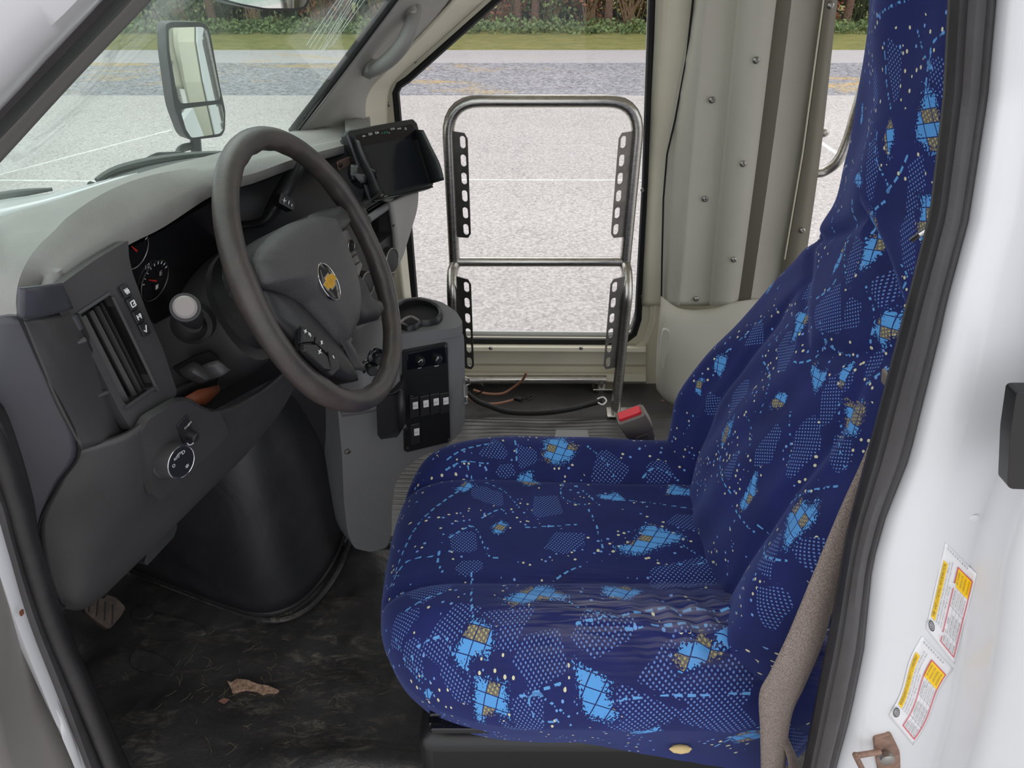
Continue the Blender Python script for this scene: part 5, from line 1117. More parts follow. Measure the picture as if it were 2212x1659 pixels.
# ============================================================ RAIL
RY = 1.63; rl = thing('stanchion_rail', P(1340, 870, RY), 'tall bent stainless steel guard rail standing by the passenger window', 'rail')
tr = .0135
Pm = lambda x, y, Y=RY: P(x, y, Y)
def bend(a, b, c, n=8): return [a*(1-t)**2+b*2*t*(1-t)+c*t*t for t in np.linspace(0, 1, n)]
xL = P(974, 400, RY).x; xR = P(1366, 400, RY).x; zT = P(1173, 218, RY).z; zM = P(1173, 565, RY).z; r_ = .075
def V3(x, z, Y=RY): return Vector((x, Y, z))
loop = [V3(xL, zM-.015), V3(xL, zT-r_)]+bend(V3(xL, zT-r_), V3(xL, zT), V3(xL+r_, zT))[1:]+bend(V3(xR-r_, zT), V3(xR, zT), V3(xR, zT-r_))+[V3(xR, zM-.015)]
mb = MB(); mb.tube(loop, tr, 18); mb.build('upper_loop', M['steel'], rl)
mb = MB(); mb.tube([V3(xL, zM), V3(xR, zM)], tr*.9, 16); mb.build('middle_bar', M['steel'], rl)
Yf = RY-.06
for nm, x, x2 in (('post', xL, xL-.004), ('post', xR, xR+.002)):
    pts = [V3(x, zM-.008, RY-.008), V3(x2, zM-.02, RY-.03), V3(x2, zM-.06, Yf), V3(x2, zM-.12, Yf), V3(x2, .25, Yf), V3(x2, .0, Yf)]
    mb = MB(); mb.tube(cr(pts, 5), tr, 18); mb.build('post', M['steel'], rl)
    if x == xR:
        for (yy, xx, nm2) in ((Yf, x2, 'foot_plate'), (1.70, xR-.025, 'foot_plate')):
            mb = MB(); mb.box((xx+.018, yy, .006+.012), (.085, .045, .006)); mb.build(nm2, M['steel'], rl, bevel=.002)
            mb = MB(); mb.lathe([(.006, 0), (.006, .005), (.002, .006)], (xx+.046, yy, .021), (0, 0, 1), 8); mb.build('bolt', M['screw'], rl)
zB = P(1170, 820, 1.69).z
mb = MB(); mb.tube([Vector((P(1005, 820, 1.69).x, 1.69, zB)), Vector((xR-.012, 1.69, zB))], tr*.95, 16); mb.build('bottom_bar', M['steel'], rl)
mb = MB(); mb.tube([Vector((xR-.025, 1.69, zB)), Vector((xR-.025, 1.70, 0))], tr, 16); mb.build('rear_post', M['steel'], rl)
for k, (x0, x1, ya, yb_, Yk, n_) in enumerate(((982, 1009, 283, 508, RY-.004, 6), (1322, 1349, 283, 508, RY-.004, 6), (996, 1022, 597, 790, Yf-.002, 6), (1310, 1335, 597, 790, Yf-.002, 6))):
    left = k in (0, 2); zt_ = P(1170, ya, Yk).z; zb_ = P(1170, yb_, Yk).z
    xe = (xL if left else xR)+(tr*.6 if left else -tr*.6); wdt = .036*(1 if left else -1); Yp = Yk-.012
    out = [Vector((xe, Yp+.010, zt_)), Vector((xe+wdt*.8, Yp-.006, zt_)), Vector((xe+wdt, Yp-.010, zt_-.012)), Vector((xe+wdt, Yp-.010, zb_+.012)), Vector((xe+wdt*.8, Yp-.006, zb_)), Vector((xe, Yp+.010, zb_-.004))]
    hs = []
    for i in range(n_):
        zc = zt_-(i+.5)*(zt_-zb_)/n_; xc_ = xe+wdt*.68; hw_ = .0065; hh_ = .0135; h_ = []
        for a in np.linspace(0, 2*math.pi, 17)[:-1]:
            xx = xc_+hw_*math.cos(a); zz = zc+(hh_-hw_)*(1 if math.sin(a) > 0 else -1)+hw_*math.sin(a)
            h_.append(Vector((xx, Yp+.010-.020*(abs(xx-xe)/.036), zz)))
        hs.append(h_)
    mb = MB(); mb.plate(out, (0, .004, 0), hs); mb.build('slotted_bracket', M['steel_dark'], rl, smooth=False)
# second rail seen beside the seat
r2 = thing('boarding_rail', P(1770, 400, 1.75), 'bent steel handrail glimpsed between the wall panels and the seat back', 'rail')
mb = MB(); mb.tube(cr([P(1690, 380, 1.75), P(1760, 374, 1.75), P(1785, 368, 1.75), P(1812, 345, 1.74), P(1832, 300, 1.74), P(1850, 240, 1.73), P(1900, 80, 1.7)], 6), .0125, 16); mb.build('tube', M['steel'], r2)
mb = MB(); mb.sphere(P(1777, 286, 1.78), .0125, 16, (1.3, 1, 1)); mb.tube([P(1777, 286, 1.78), P(1700, 300, 1.80)], .0085, 10); mb.build('end_knob', M['steel'], r2)
# strap, cord, hook, bracket
bk2 = thing('latch_bracket', P(1004, 840, 1.40), 'small steel hinge bracket on the rear edge of the console', 'bracket')
mb = MB(); mb.tube([P(*q_) for q_ in ((1004, 814, 1.15), (1012, 818, 1.15), (1014, 830, 1.15), (1008, 832, 1.15), (1009, 870, 1.14), (1003, 872, 1.13))], .0022, 8); mb.tube([P(*q_) for q_ in ((1003, 818, 1.14), (1003, 856, 1.13), (1010, 858, 1.13))], .0022, 8); mb.build('bracket', M['steel'], bk2)
def tubeobj(name, pts, r, m, label, cat, n=8, sq=None, k=6):
    mb = MB(); mb.tube(cr([PZ(*q_) if len(q_) == 3 else P(*q_[:3]) for q_ in pts], k), r, n, sq=sq); o = mb.build(name, M[m]); tag(o, label, cat); return o
stp = thing('rubber_strap', PZ(1150, 890, .05), 'flat black rubber strap with a white hook lying on the ribbed mat', 'strap')
mb = MB(); pts = cr([PZ(1010, 850, .10), PZ(1030, 866, .08), PZ(1060, 878, .06), PZ(1090, 888, .045), PZ(1130, 892, .04), PZ(1180, 891, .04), PZ(1230, 884, .04), PZ(1270, 874, .04), PZ(1300, 866, .04)], 6)
mb.loft([[p+Vector((0, 0, s_)) for p in pts] for s_ in (-.008, .008)]); mb.build('band', M['rubber'], stp, solid=.004, solid_off=0)
mb = MB(); mb.tube(cr([PZ(1290, 862, .05), PZ(1303, 858, .05), PZ(1310, 866, .05), PZ(1302, 874, .05), PZ(1292, 870, .05)], 4), .0022, 8); mb.build('hook', M['label'], stp)
cd_ = thing('bungee_cord', PZ(1100, 880, .03), 'thin coppery cord with black hook lying near the console', 'cord')
mb = MB(); mb.tube(cr([PZ(1022, 842, .05), PZ(1050, 850, .04), PZ(1085, 850, .04), PZ(1110, 836, .06), PZ(1128, 822, .10), PZ(1137, 805, .14)], 6), .0035, 8); mb.tube(cr([PZ(1010, 858, .07), PZ(1030, 870, .04), PZ(1070, 872, .03), PZ(1100, 866, .03), PZ(1118, 860, .03)], 6), .0035, 8); mb.build('cord', M['copper'], cd_)
mb = MB(); mb.tube(cr([PZ(1112, 861, .035), PZ(1124, 862, .035), PZ(1132, 862, .03), PZ(1142, 858, .03), PZ(1155, 853, .03), PZ(1150, 860, .03), PZ(1140, 864, .03)], 4), .003, 8); mb.tube([PZ(1112, 860, .035), PZ(1127, 864, .035)], .007, 10); mb.build('hook', M['black'], cd_)
tubeobj('black_cable', [(1030, 852, .04), (1040, 846, .06), (1044, 838, .08), (1040, 830, .09), (1034, 830, .08)], .0022, 'black', 'short curled black cable end by the console', 'cable')
# ============================================================ PEDAL
pd = thing('pedal', P(225, 1320, .82), 'worn brown rubber brake pedal with ridges on a steel arm', 'pedal')
PP = Pl(P(225, 1325, .80), 10, -38)
PP.n = (Vector((.72, -.30, .62))).normalized(); PP.l = Vector((.25, .95, .17)).normalized(); PP.l = (PP.l-PP.n*PP.l.dot(PP.n)).normalized(); PP.d = PP.n.cross(PP.l); PP.d = PP.d if PP.d.z < 0 else -PP.d
po = [(180, 1318), (200, 1284), (212, 1280), (250, 1290), (272, 1312), (262, 1330), (240, 1356), (232, 1358), (205, 1340)]
mb = MB(); mb.plate(rnd([PP.at(*q_) for q_ in po], .25, 3), PP.n*-.014); mb.build('pad', M['wear_brown'], pd, bevel=.003)
for i in range(4):
    a = (196+i*16, 1290+i*5.0); b = (186+i*17+6, 1322+i*9)
    mb = MB(); mb.tube([PP.at(*a, .0008), PP.at(*b, .0008)], .0015, 6, sq=.6); mb.build('ridge', M['rubber'], pd)
mb = MB(); mb.tube([P(222, 1284, .815), P(250, 1235, .83), P(285, 1195, .86), P(330, 1120, .95)], .011, 10, sq=.45); mb.build('arm', M['plastic_dark'], pd)
# ============================================================ FLOOR DETAILS
def flat(name, pts, m, label, cat, z=.012, th=.003, rr=.2):
    mb = MB(); mb.plate(rnd([PZ(x, y, z) for x, y in pts], rr, 2), (0, 0, -th)); o = mb.build(name, M[m], smooth=False); tag(o, label, cat); return o
mt_ = NT('exposed_padding'); f_ = mt_.noise(120, 6, .8); mt_.bsdf(Base_Color=mt_.ramp(f_, [(.35, srgb(120, 88, 70)), (.6, srgb(205, 172, 148))]), Roughness=.95, Normal=mt_.bump(f_, .8, .004)); M['padding'] = mt_.m
def fz(x, y): return .010*noise.noise(Vector((x*5, y*7, 0)))+.006*noise.noise(Vector((x*14, y*20, 3)))
tp = [(491, 1471), (500, 1475), (512, 1467), (535, 1469), (556, 1478), (580, 1482), (603, 1492), (596, 1497), (578, 1496), (567, 1500), (555, 1492), (530, 1489), (515, 1493), (502, 1496), (498, 1484)]
pts = [PZ(x, y, 0) for x, y in tp]; pts = [Vector((p.x, p.y, fz(p.x, p.y)+.0035)) for p in pts]
mb = MB(); c_ = sum(pts, Vector((0, 0, 0)))/len(pts); zc_ = max(p.z for p in pts); mb.plate([Vector((p.x, p.y, zc_)) for p in pts], (0, 0, -.006)); tag(mb.build('floor_tear', M['padding'], smooth=False), 'jagged pinkish tan tear showing padding in the black floor mat', 'tear')
for i, (x, y, s_, lb) in enumerate([(483, 1516, 6, 'small pink leaf just below the tear in the floor mat'), (1430, 873, 4, 'small brown leaf beside the foot of the wall post'), (1452, 872, 4, 'tiny brown leaf nearest the wall post foot')]):
    c = PZ(x, y, .0); c.z = fz(c.x, c.y)+.006 if c.y < 1.1 else .012; k = .0035*s_/4
    mb = MB(); mb.plate([c+Vector((-k*1.8, 0, 0)), c+Vector((0, k, .0005)), c+Vector((k*1.8, k*.6, .0)), c+Vector((k*.6, -k, 0))], (0, 0, -.0012)); tag(mb.build('leaf', M['leaf_brown'], smooth=False), lb, 'leaf')
mb = MB(); rsg = np.random.RandomState(3)
for i in range(70):
    x = rsg.normal(520, 110); y = rsg.normal(1480, 75); 
    if x < 260: continue
    c = PZ(x, y, 0); c.z = fz(c.x, c.y)+.003; a = rsg.uniform(0, 3.14); L_ = rsg.uniform(.003, .012)
    d_ = Vector((math.cos(a), math.sin(a), .1))*L_; mb.tube([c-d_, c+Vector((d_.y*.2, -d_.x*.2, 0)), c+d_], .00028, 4)
tag(mb.build('grass_clippings', mat('dry_grass', srgb(125, 118, 95), .8), smooth=False), 'dry grass bits strewn over the footwell mat', 'debris', kind='stuff')
# raised pads moulded in the mat
mb = MB()
for pts in ([(290, 1325), (325, 1315), (338, 1330), (322, 1345), (285, 1342)], [(345, 1332), (430, 1352), (450, 1368), (430, 1378), (350, 1360), (335, 1345)], [(285, 1420), (300, 1407), (350, 1420), (380, 1445), (370, 1462), (320, 1455), (280, 1440)]):
    q_ = [PZ(x, y, .0) for x, y in pts]; c = sum(q_, Vector((0, 0, 0)))/len(q_); z_ = fz(c.x, c.y)+.004+max(0, -.80-c.x)*.75
    mbp = MB(); mbp.plate(rnd([Vector((p.x, p.y, fz(p.x, p.y)+.005+max(0, -.80-p.x)*.75)) for p in q_], .3, 3), (0, 0, -.01)); o = mbp.build('mat_pad', M['floor'], bpy.data.objects['floor'], bevel=.002)
# ============================================================ DRIVER SEAT
seat = thing('driver_seat', (.10, .76, 0), 'driver seat with worn navy patterned fabric cover on a black base', 'seat')
def project_px(co):
    x = co[:, 0]; y = co[:, 1]; z = co[:, 2]-H; d = y*math.cos(PIT)-z*math.sin(PIT); u = y*math.sin(PIT)+z*math.cos(PIT)
    return np.stack([CX+F0*x/d, CY-F0*u/d], 1), d
def fab_attrs(me, co, uv, blots, patches, lines, wearf, seed):
    """woven figures laid out in the fabric's own u,v metres; centres found from where they sit on the cover"""
    rs = np.random.RandomState(seed); px, dep = project_px(co)
    def uv_at(x, y):
        d2 = (px[:, 0]-x)**2+(px[:, 1]-y)**2; c = np.where(d2 < max(150, d2.min()*1.5+1))[0]; return uv[c[np.argmin(dep[c])]]
    def shape(ctr, R, el, ang, v, bite=False):
        k_ = rs.randint(3, 6); an = np.sort((np.arange(k_)+rs.uniform(-.28, .28, k_))*2*math.pi/k_); hh = rs.uniform(.55, .95, k_); d = v-ctr; ca, sa = math.cos(ang), math.sin(ang)
        a = d[:, 0]*ca+d[:, 1]*sa; b = (-d[:, 0]*sa+d[:, 1]*ca)*el
        q = np.max([(a*math.cos(t)+b*math.sin(t))/(R*h) for t, h in zip(an, hh)], 0); val = 1-q
        if bite: t = rs.uniform(0, 6.28); val = np.minimum(val, (np.hypot(a-R*1.15*math.cos(t), b-R*1.15*math.sin(t))/(R*.75)-1))
        val = np.minimum(val, 1.15*(1-np.hypot(a, b)/(R*1.12)))
        return np.maximum(val, -1.9+0*val)
    n = len(uv); blot = np.full(n, -2.0); pat = np.full(n, -2.0); ld = np.full(n, 1.0); ls = np.zeros(n)
    for q_ in blots:
        x, y, R, el, a = q_; blot = np.maximum(blot, shape(uv_at(x, y), R*.95, el, a, uv, True))
    for q_ in patches:
        x, y, R, el, a = q_; pat = np.maximum(pat, shape(uv_at(x, y), R, el, a, uv))
    pat = np.where(blot > -.15, -1, pat)
    acc = 0
    for l in lines:
        P_ = [Vector((*uv_at(x, y), 0)) for x, y in l]; C_ = np.array([[p.x, p.y] for p in cr(P_, 8)])
        for i in range(len(C_)-1):
            a, b = C_[i], C_[i+1]; ab = b-a; L_ = np.hypot(*ab)
            if L_ < 1e-6: continue
            if L_ > .06: acc += L_; continue
            t = np.clip(((uv-a)@ab)/L_**2, 0, 1); d = np.hypot(*(uv-a-t[:, None]*ab).T); m_ = d < ld
            ld = np.where(m_, d, ld); ls = np.where(m_, acc+t*L_, ls); acc += L_
    for nm, arr in (('blot', blot), ('patch', pat), ('line_d', ld), ('line_s', ls), ('wear', wearf)):
        at_ = me.attributes.new(nm, 'FLOAT', 'POINT'); at_.data.foreach_set('value', arr.astype(np.float32))
    ul = me.uv_layers.new(name='fab'); li = np.zeros(len(me.loops), dtype=np.int32); me.loops.foreach_get('vertex_index', li)
    ul.data.foreach_set('uv', uv[li].astype(np.float32).ravel())
def grid_obj(name, co, uv, nu, nv, closed_u, parent, args, cap=False):
    org = np.array(parent.location); fs = []
    idx = np.arange(nu*nv).reshape(nv, nu)
    a = idx[:-1, :]; b = idx[1:, :]
    if closed_u: A = a; B = np.roll(a, -1, 1); C_ = np.roll(b, -1, 1); D = b
    else: A = a[:, :-1]; B = a[:, 1:]; C_ = b[:, 1:]; D = b[:, :-1]
    f = np.stack([A.ravel(), B.ravel(), C_.ravel(), D.ravel()], 1)
    me = bpy.data.meshes.new(name); me.from_pydata((co-org).tolist(), [], f.tolist()); me.update()
    me.polygons.foreach_set('use_smooth', [True]*len(me.polygons)); me.materials.append(M['fabric'])
    fab_attrs(me, co, uv, *args)
    o = bpy.data.objects.new(name, me); COL.objects.link(o); o.parent = parent; return o
# --- cushion
Ng = 230; g_ = np.linspace(-1.32, 1.32, Ng); Bv, Av = np.meshgrid(g_, g_, indexing='ij')   # A along X (front -1), B along Y (near -1)
A = Av.ravel(); B = Bv.ravel(); pe = np.where(A > 0, 3.2+4*np.clip(A, 0, 1), 3.2); rho = (np.abs(A)**pe+np.abs(B)**pe)**(1/pe)+1e-9
XC, YC, HX, HY = .090, .768, .292, .270
r0 = .62
t_ = np.clip((rho-r0)/(1-r0), 0, 1)
gr = np.where(rho < r0, rho, r0+(1-r0)*np.sin(t_*math.pi/2)*.92)
drop = np.where(rho < r0, 0, (1-np.cos(t_*math.pi/2)))*.085
sk_ = np.clip(rho-1, 0, None); rmx = rho/np.maximum(np.abs(A), np.abs(B))*1.32; sk_ = sk_/(rmx-1)*.32
gr = gr+.055*np.sin(np.clip(sk_/.25, 0, 1)*math.pi*.5)*0+np.where(rho > 1, -sk_*.22, 0)
X = XC+np.where(A > 0, HX*1.32, HX)*A/rho*gr; Y = YC+HY*B/rho*gr
yn = (Y-YC)/HY
def bumpf(x, c, w): return np.exp(-((x-c)/w)**2)
bol = .036*bumpf(yn, -.66, .24)+.034*bumpf(yn, .70, .20)+.010*bumpf(yn, 0, .35)
sm = lambda x: np.clip(x, 0, 1)**2*(3-2*np.clip(x, 0, 1))
fade = sm((1.0-rho)*3+.55)
Z = .372+bol*fade-drop-np.where(rho > 1, sk_*(.18+.26*np.clip(A, 0, 1)), 0)
Z += .010*(-((X-XC)/HX))*fade        # front a little higher
# crease grooves of the cover
gro = .009*(bumpf(yn, -.36+.04*(X-XC)/HX, .035)+bumpf(yn, .44, .035))*fade; Z -= gro
sx = (X-XC)/HX
wr = bumpf(yn, -.62, .20)*sm((sx+.2)*1.2)
Z += .0042*wr*np.sin(sx*42+yn*14+2*np.sin(yn*9))+.0016*wr*np.sin(sx*70-yn*30)
wr2 = bumpf(yn, -.62, .22); Z += .0022*wr2*np.sin(yn*55+sx*4+1.5*np.sin(sx*5))*sm((sx+.9))
Z += .0015*fade*np.sin(X*31+Y*17)*np.sin(Y*23-X*11)
X -= .012*bumpf(yn, -.55, .3)*sm(-A*1.2)*0
co = np.stack([X, Y, Z], 1); uv = np.stack([A*HX*1.05, B*HY*1.05], 1)
wearA = wr2*sm((sx+.55)*1.5)*1.1*np.clip(1-np.abs(yn+.55)/.35, 0, 1)**.5
blc = [(1210, 955, .040, 1.3, .1), (1005, 1040, .024, 1.3, .6), (1145, 1028, .026, 1.1, .2), (1325, 1060, .018, 1.4, 0), (1470, 1050, .024, 1.2, .9), (1085, 1125, .026, 1.5, .9), (1405, 1150, .046, 1.5, .5), (1160, 1275, .046, 1.7, .3), (1340, 1262, .034, 1.1, -.6), (1012, 1395, .028, 1.3, .9), (1515, 1392, .026, 1.2, .8), (1300, 1505, .034, 1.5, -.6), (1050, 1528, .034, 1.1, .1), (1605, 1165, .020, 1.3, .5), (1400, 1590, .022, 2.0, .4), (1630, 1600, .030, 1.3, .2), (1580, 1370, .015, 1.5, .2), (915, 1500, .012, 2, .5)]
pac = [(1060, 965, .022, 1.2, .4), (1140, 975, .022, 1.1, 1.2), (1060, 1060, .03, 1.6, -.5), (1100, 1010, .018, 1.2, .3), (1190, 1080, .032, 1.0, .3), (1320, 1000, .03, 1.3, .8), (1430, 1012, .02, 1.2, .8), (1220, 1160, .034, 1.2, .2), (1500, 1115, .030, 1.6, .3), (1000, 1160, .026, 1.2, .1), (930, 1260, .03, 1.2, .1), (1020, 1215, .022, 1.5, 0), (1390, 1175, .02, 1.4, .6), (1560, 1140, .022, 1.3, 0), (1480, 1240, .048, 1.4, .15), (1100, 1340, .036, 1.5, .1), (960, 1380, .03, 1.1, .8), (860, 1340, .025, 1.2, .8), (1170, 1420, .040, 1.5, .3), (980, 1470, .028, 1.2, -.3), (1500, 1450, .05, 1.5, .1), (1350, 1550, .05, 1.8, -.15), (1130, 1560, .03, 1.3, .2), (1560, 1560, .04, 1.4, -.5), (1010, 1320, .024, 1.3, 0), (880, 1430, .02, 1.2, .5), (1290, 1350, .04, 1.6, .2), (1600, 1470, .025, 1.1, .2)]
lnc = [[(960, 985), (1000, 960), (1060, 945)], [(1110, 940), (1118, 960), (1120, 990)], [(1270, 950), (1310, 985), (1330, 1020)], [(950, 1010), (1000, 985), (1060, 992)], [(1008, 995), (1020, 1020), (1030, 1040)], [(1050, 1030), (1090, 1050), (1125, 1085)], [(910, 1110), (970, 1060), (1020, 1025)], [(1230, 1030), (1270, 1055), (1300, 1080)], [(1215, 1035), (1215, 1060), (1240, 1075), (1265, 1078)], [(1275, 1090), (1292, 1130), (1305, 1175)], [(970, 1155), (1020, 1125), (1045, 1160), (1060, 1190), (1080, 1195)], [(1035, 1110), (1080, 1088), (1100, 1100)], [(1140, 1130), (1190, 1125), (1240, 1122)], [(1300, 1065), (1400, 1075), (1480, 1085), (1540, 1092)], [(1400, 1118), (1450, 1150), (1520, 1195)], [(1470, 1208), (1510, 1210), (1560, 1185)], [(950, 1180), (950, 1205), (955, 1225)], [(835, 1260), (870, 1205), (930, 1192)], [(1200, 1245), (1260, 1215)], [(1020, 1225), (1025, 1270), (1024, 1320)], [(1200, 1270), (1250, 1300), (1290, 1315)], [(1240, 1340), (1320, 1320), (1400, 1310), (1500, 1305), (1610, 1312)], [(870, 1310), (920, 1280), (950, 1270)], [(895, 1390), (930, 1375), (960, 1375), (970, 1410), (1000, 1440), (1020, 1470)], [(880, 1420), (890, 1450), (920, 1480)], [(1280, 1540), (1370, 1515), (1500, 1500), (1630, 1505)], [(1110, 1510), (1160, 1510), (1230, 1560)], [(1135, 1520), (1150, 1560), (1200, 1570)], [(1150, 1505), (1200, 1480)], [(840, 1240), (870, 1170), (900, 1120)], [(845, 1380), (870, 1440), (900, 1480)], [(1540, 1625), (1600, 1600), (1640, 1580)], [(1360, 1350), (1440, 1340), (1520, 1345)], [(1390, 1020), (1420, 1000), (1470, 1030)]]
cush = grid_obj('cushion', co, uv, Ng, Ng, False, seat, (blc, pac, lnc, wearA, 11))
# --- backrest
zs = np.linspace(.30, 1.40, 300); nph = 330; ph = np.linspace(0, 2*math.pi, nph, endpoint=False)
zk = [.30, .36, .45, .52, .58, .65, .70, .75, .80, .85, .92, 1.0, 1.1, 1.2, 1.34, 1.40]
wk = [.225, .238, .250, .252, .250, .238, .220, .188, .160, .142, .120, .106, .098, .096, .090, .075]
yk = [.765, .765, .765, .765, .765, .76, .755, .752, .750, .750, .750, .752, .754, .755, .755, .755]
xk = [.315, .300, .300, .316, .335, .362, .374, .384, .392, .400, .402, .394, .372, .358, .365, .38]
dk = [.075, .080, .085, .085, .085, .08, .075, .07, .065, .06, .06, .06, .06, .06, .055, .03]
def smooth(k, v):
    pts = cr([Vector((a, b, 0)) for a, b in zip(k, v)], 12); xs = [p.x for p in pts]; vs_ = [p.y for p in pts]; return np.interp(zs, xs, vs_)
W_ = smooth(zk, wk); Yc_ = smooth(zk, yk); Xc_ = smooth(zk, xk); D_ = smooth(zk, dk)
PHg, ZI = np.meshgrid(ph, np.arange(300)); PHg = PHg.ravel(); ZI = ZI.ravel()
w_ = W_[ZI]; yc = Yc_[ZI]; xc = Xc_[ZI]; dd = D_[ZI]; zz = zs[ZI]
c_ = np.cos(PHg); s_ = np.sin(PHg); ex = 2.8; rr = (np.abs(c_)**ex+np.abs(s_)**ex)**(-1/ex)
yy = c_*rr; front = s_*rr        # front>0 faces forward (-X)
Yp = yc+w_*yy
low_ = sm((.80-zz)/.22); lowb = sm((.70-zz)/.24)
bolb = (.034*bumpf(yy, -.82, .20)+.040*bumpf(yy, .84, .19))*lowb*(front > 0)*np.clip(front*1.5, 0, 1)
bolm = .012*bumpf(yy, 0, .4)*(front > 0)
hd = .016*sm((zz-.83)/.08)*(front > 0)*np.clip(front*1.4, 0, 1)
gr2 = .009*(bumpf(yy, -.52, .045)+bumpf(yy, .52, .045))*low_*(front > 0)+.010*bumpf(zz+.10*np.abs(yy)-.03, .845, .012)*(front > 0)
gr2 = gr2+.006*bumpf(zz-.10*np.abs(yy), .70, .012)*(front > 0)
Xp = xc-dd*.5*front-(bolb+bolm+hd-gr2)+dd*.5
Xp += (.0022*np.sin(zz*60+yy*9)*bumpf(yy, .45, .35)+.0020*np.sin(yy*20+zz*25))*(front > 0)*low_
Xp += .0025*np.sin(zz*38+yy*5+1)*(front > 0)*sm((zz-.6)*4)
Xp += -.03*np.exp(-((zz-.36)/.05)**2)*(front > 0)*np.clip(front, 0, 1)*.3
cut = np.clip((zz-1.34)/.06, 0, 1)
co2 = np.stack([Xp, Yp, zz], 1)
arc_ = np.where(front > 0, yy, np.sign(yy)*(2-np.abs(yy)))
uv2 = np.stack([arc_*w_.clip(.14), zz*1.0], 1)
blb = [(1995, 260, .045, 1.6, 1.3), (1910, 310, .022, 2.2, 1.2), (1885, 520, .042, 2.2, 1.45), (1720, 690, .026, 1.6, 1.2), (1905, 715, .030, 1.3, 1.2), (1755, 815, .022, 1.4, .8), (1675, 860, .022, 1.6, 1.2), (1835, 890, .036, 1.2, .5), (1815, 800, .020, 2.6, 1.1), (1615, 1060, .032, 2.2, 1.5), (1720, 1110, .044, 1.3, 1.0), (1560, 925, .028, 1.5, 1.2), (1548, 790, .026, 2.0, 1.0), (1650, 620, .018, 1.6, .8), (1840, 385, .016, 1.3, 0), (1800, 560, .020, 2.6, 1.3), (1990, 460, .026, 1.2, 1), (1500, 830, .018, 1.5, 1), (1850, 250, .014, 2, 1.3)]
pab = [(1925, 150, .03, 2.2, 1.4), (1880, 190, .024, 2.2, 1.3), (2020, 180, .022, 1.2, .5), (1870, 370, .03, 2.0, 1.2), (1970, 400, .03, 1.6, 1.3), (1835, 560, .03, 2.0, 1.4), (1950, 520, .03, 1.8, 1.2), (1780, 660, .034, 1.2, .3), (1830, 690, .022, 1.4, 1.2), (1690, 760, .030, 1.2, .4), (1790, 850, .036, 2.0, 1.4), (1620, 720, .026, 1.5, .8), (1580, 860, .030, 1.6, 1.4), (1650, 950, .036, 2.0, 1.4), (1730, 960, .036, 1.8, 1.2), (1570, 1000, .03, 2.0, 1.4), (1810, 960, .03, 1.4, 1), (1660, 1180, .035, 1.6, 1), (1760, 1200, .03, 1.4, .5), (1650, 1300, .03, 1.5, 1), (1530, 880, .024, 1.5, 1.2), (1740, 620, .02, 1.4, .8), (1910, 620, .026, 1.5, 1.1), (1880, 780, .02, 1.5, 1)]
lnb = [[(1885, 40), (1920, 15), (1960, 0)], [(1970, 60), (1985, 120), (1998, 150)], [(2040, 60), (2005, 105), (1998, 150)], [(2000, 150), (2040, 148)], [(1995, 150), (1992, 190)], [(1900, 100), (1905, 180), (1915, 240)], [(1870, 260), (1855, 320), (1850, 380)], [(1885, 290), (1880, 340), (1905, 400), (1910, 420)], [(1950, 340), (1930, 385), (1905, 415)], [(1830, 430), (1820, 510), (1815, 600)], [(1905, 430), (1870, 470), (1860, 510)], [(2020, 390), (2000, 430)], [(1790, 460), (1780, 520)], [(1750, 640), (1780, 625), (1800, 590)], [(1650, 740), (1690, 700), (1740, 640)], [(1560, 760), (1600, 720), (1640, 680)], [(1640, 780), (1650, 830), (1630, 900)], [(1700, 780), (1740, 770), (1770, 740)], [(1860, 830), (1890, 800), (1920, 790)], [(1805, 860), (1810, 930), (1815, 1010)], [(1690, 1090), (1740, 1060), (1800, 1050)], [(1540, 960), (1545, 1010), (1570, 1060)], [(1600, 880), (1610, 950), (1595, 1000)], [(1700, 880), (1700, 960), (1690, 1010)], [(1620, 1130), (1640, 1190), (1690, 1210)], [(1580, 1100), (1620, 1150)], [(1860, 620), (1880, 680), (1870, 740)], [(1760, 700), (1790, 760), (1830, 770)], [(1930, 560), (1950, 600), (1940, 650)]]
back = grid_obj('backrest', co2, uv2, nph, 300, True, seat, (blb, pab, lnb, np.zeros(len(co2)), 23))
# base, rails
bs = thing('seat_base', (.1, .76, 0), None, None); bpy.data.objects.remove(bs)
bz = .222; mb = MB(); b0 = PZ(905, 1560, bz); b1 = PZ(1512, 1600, bz)
x0_, y0_ = b0.x, PZ(1200, 1606, bz).y
mb.box(((x0_+.36)/2, (y0_+1.0)/2, bz/2), (.36-x0_, 1.0-y0_, bz)); mb.build('base_box', M['black'], seat, bevel=.02, seg=4)
mb = MB(); mb.box((.16, .76, .245), (.46, .42, .05)); mb.build('riser', M['black'], seat, bevel=.006)
ry_ = P(1100, 1572, .545).y
for k, (yy_, zz_, x0r, x1r, th_) in enumerate(((.532, .262, -.106, .20, .010), (.552, .240, -.112, .30, .013), (.545, .276, -.108, .10, .006))):
    mb = MB(); mb.box(((x0r+x1r)/2, yy_, zz_), (x1r-x0r, .022, th_)); mb.build('slide_rail', M['gloss'], seat, bevel=.002)
mb = MB(); mb.box((-.075, .56, .268), (.018, .012, .010)); mb.build('rust_spot', M['rust'], seat, bevel=.002)
mb = MB(); c = PZ(1470, 1618, .24); mb.sphere(c, .010, 8, (1.5, .6, .6)); mb.build('foam_scrap', mat('old_foam', srgb(205, 180, 130), .9), seat)
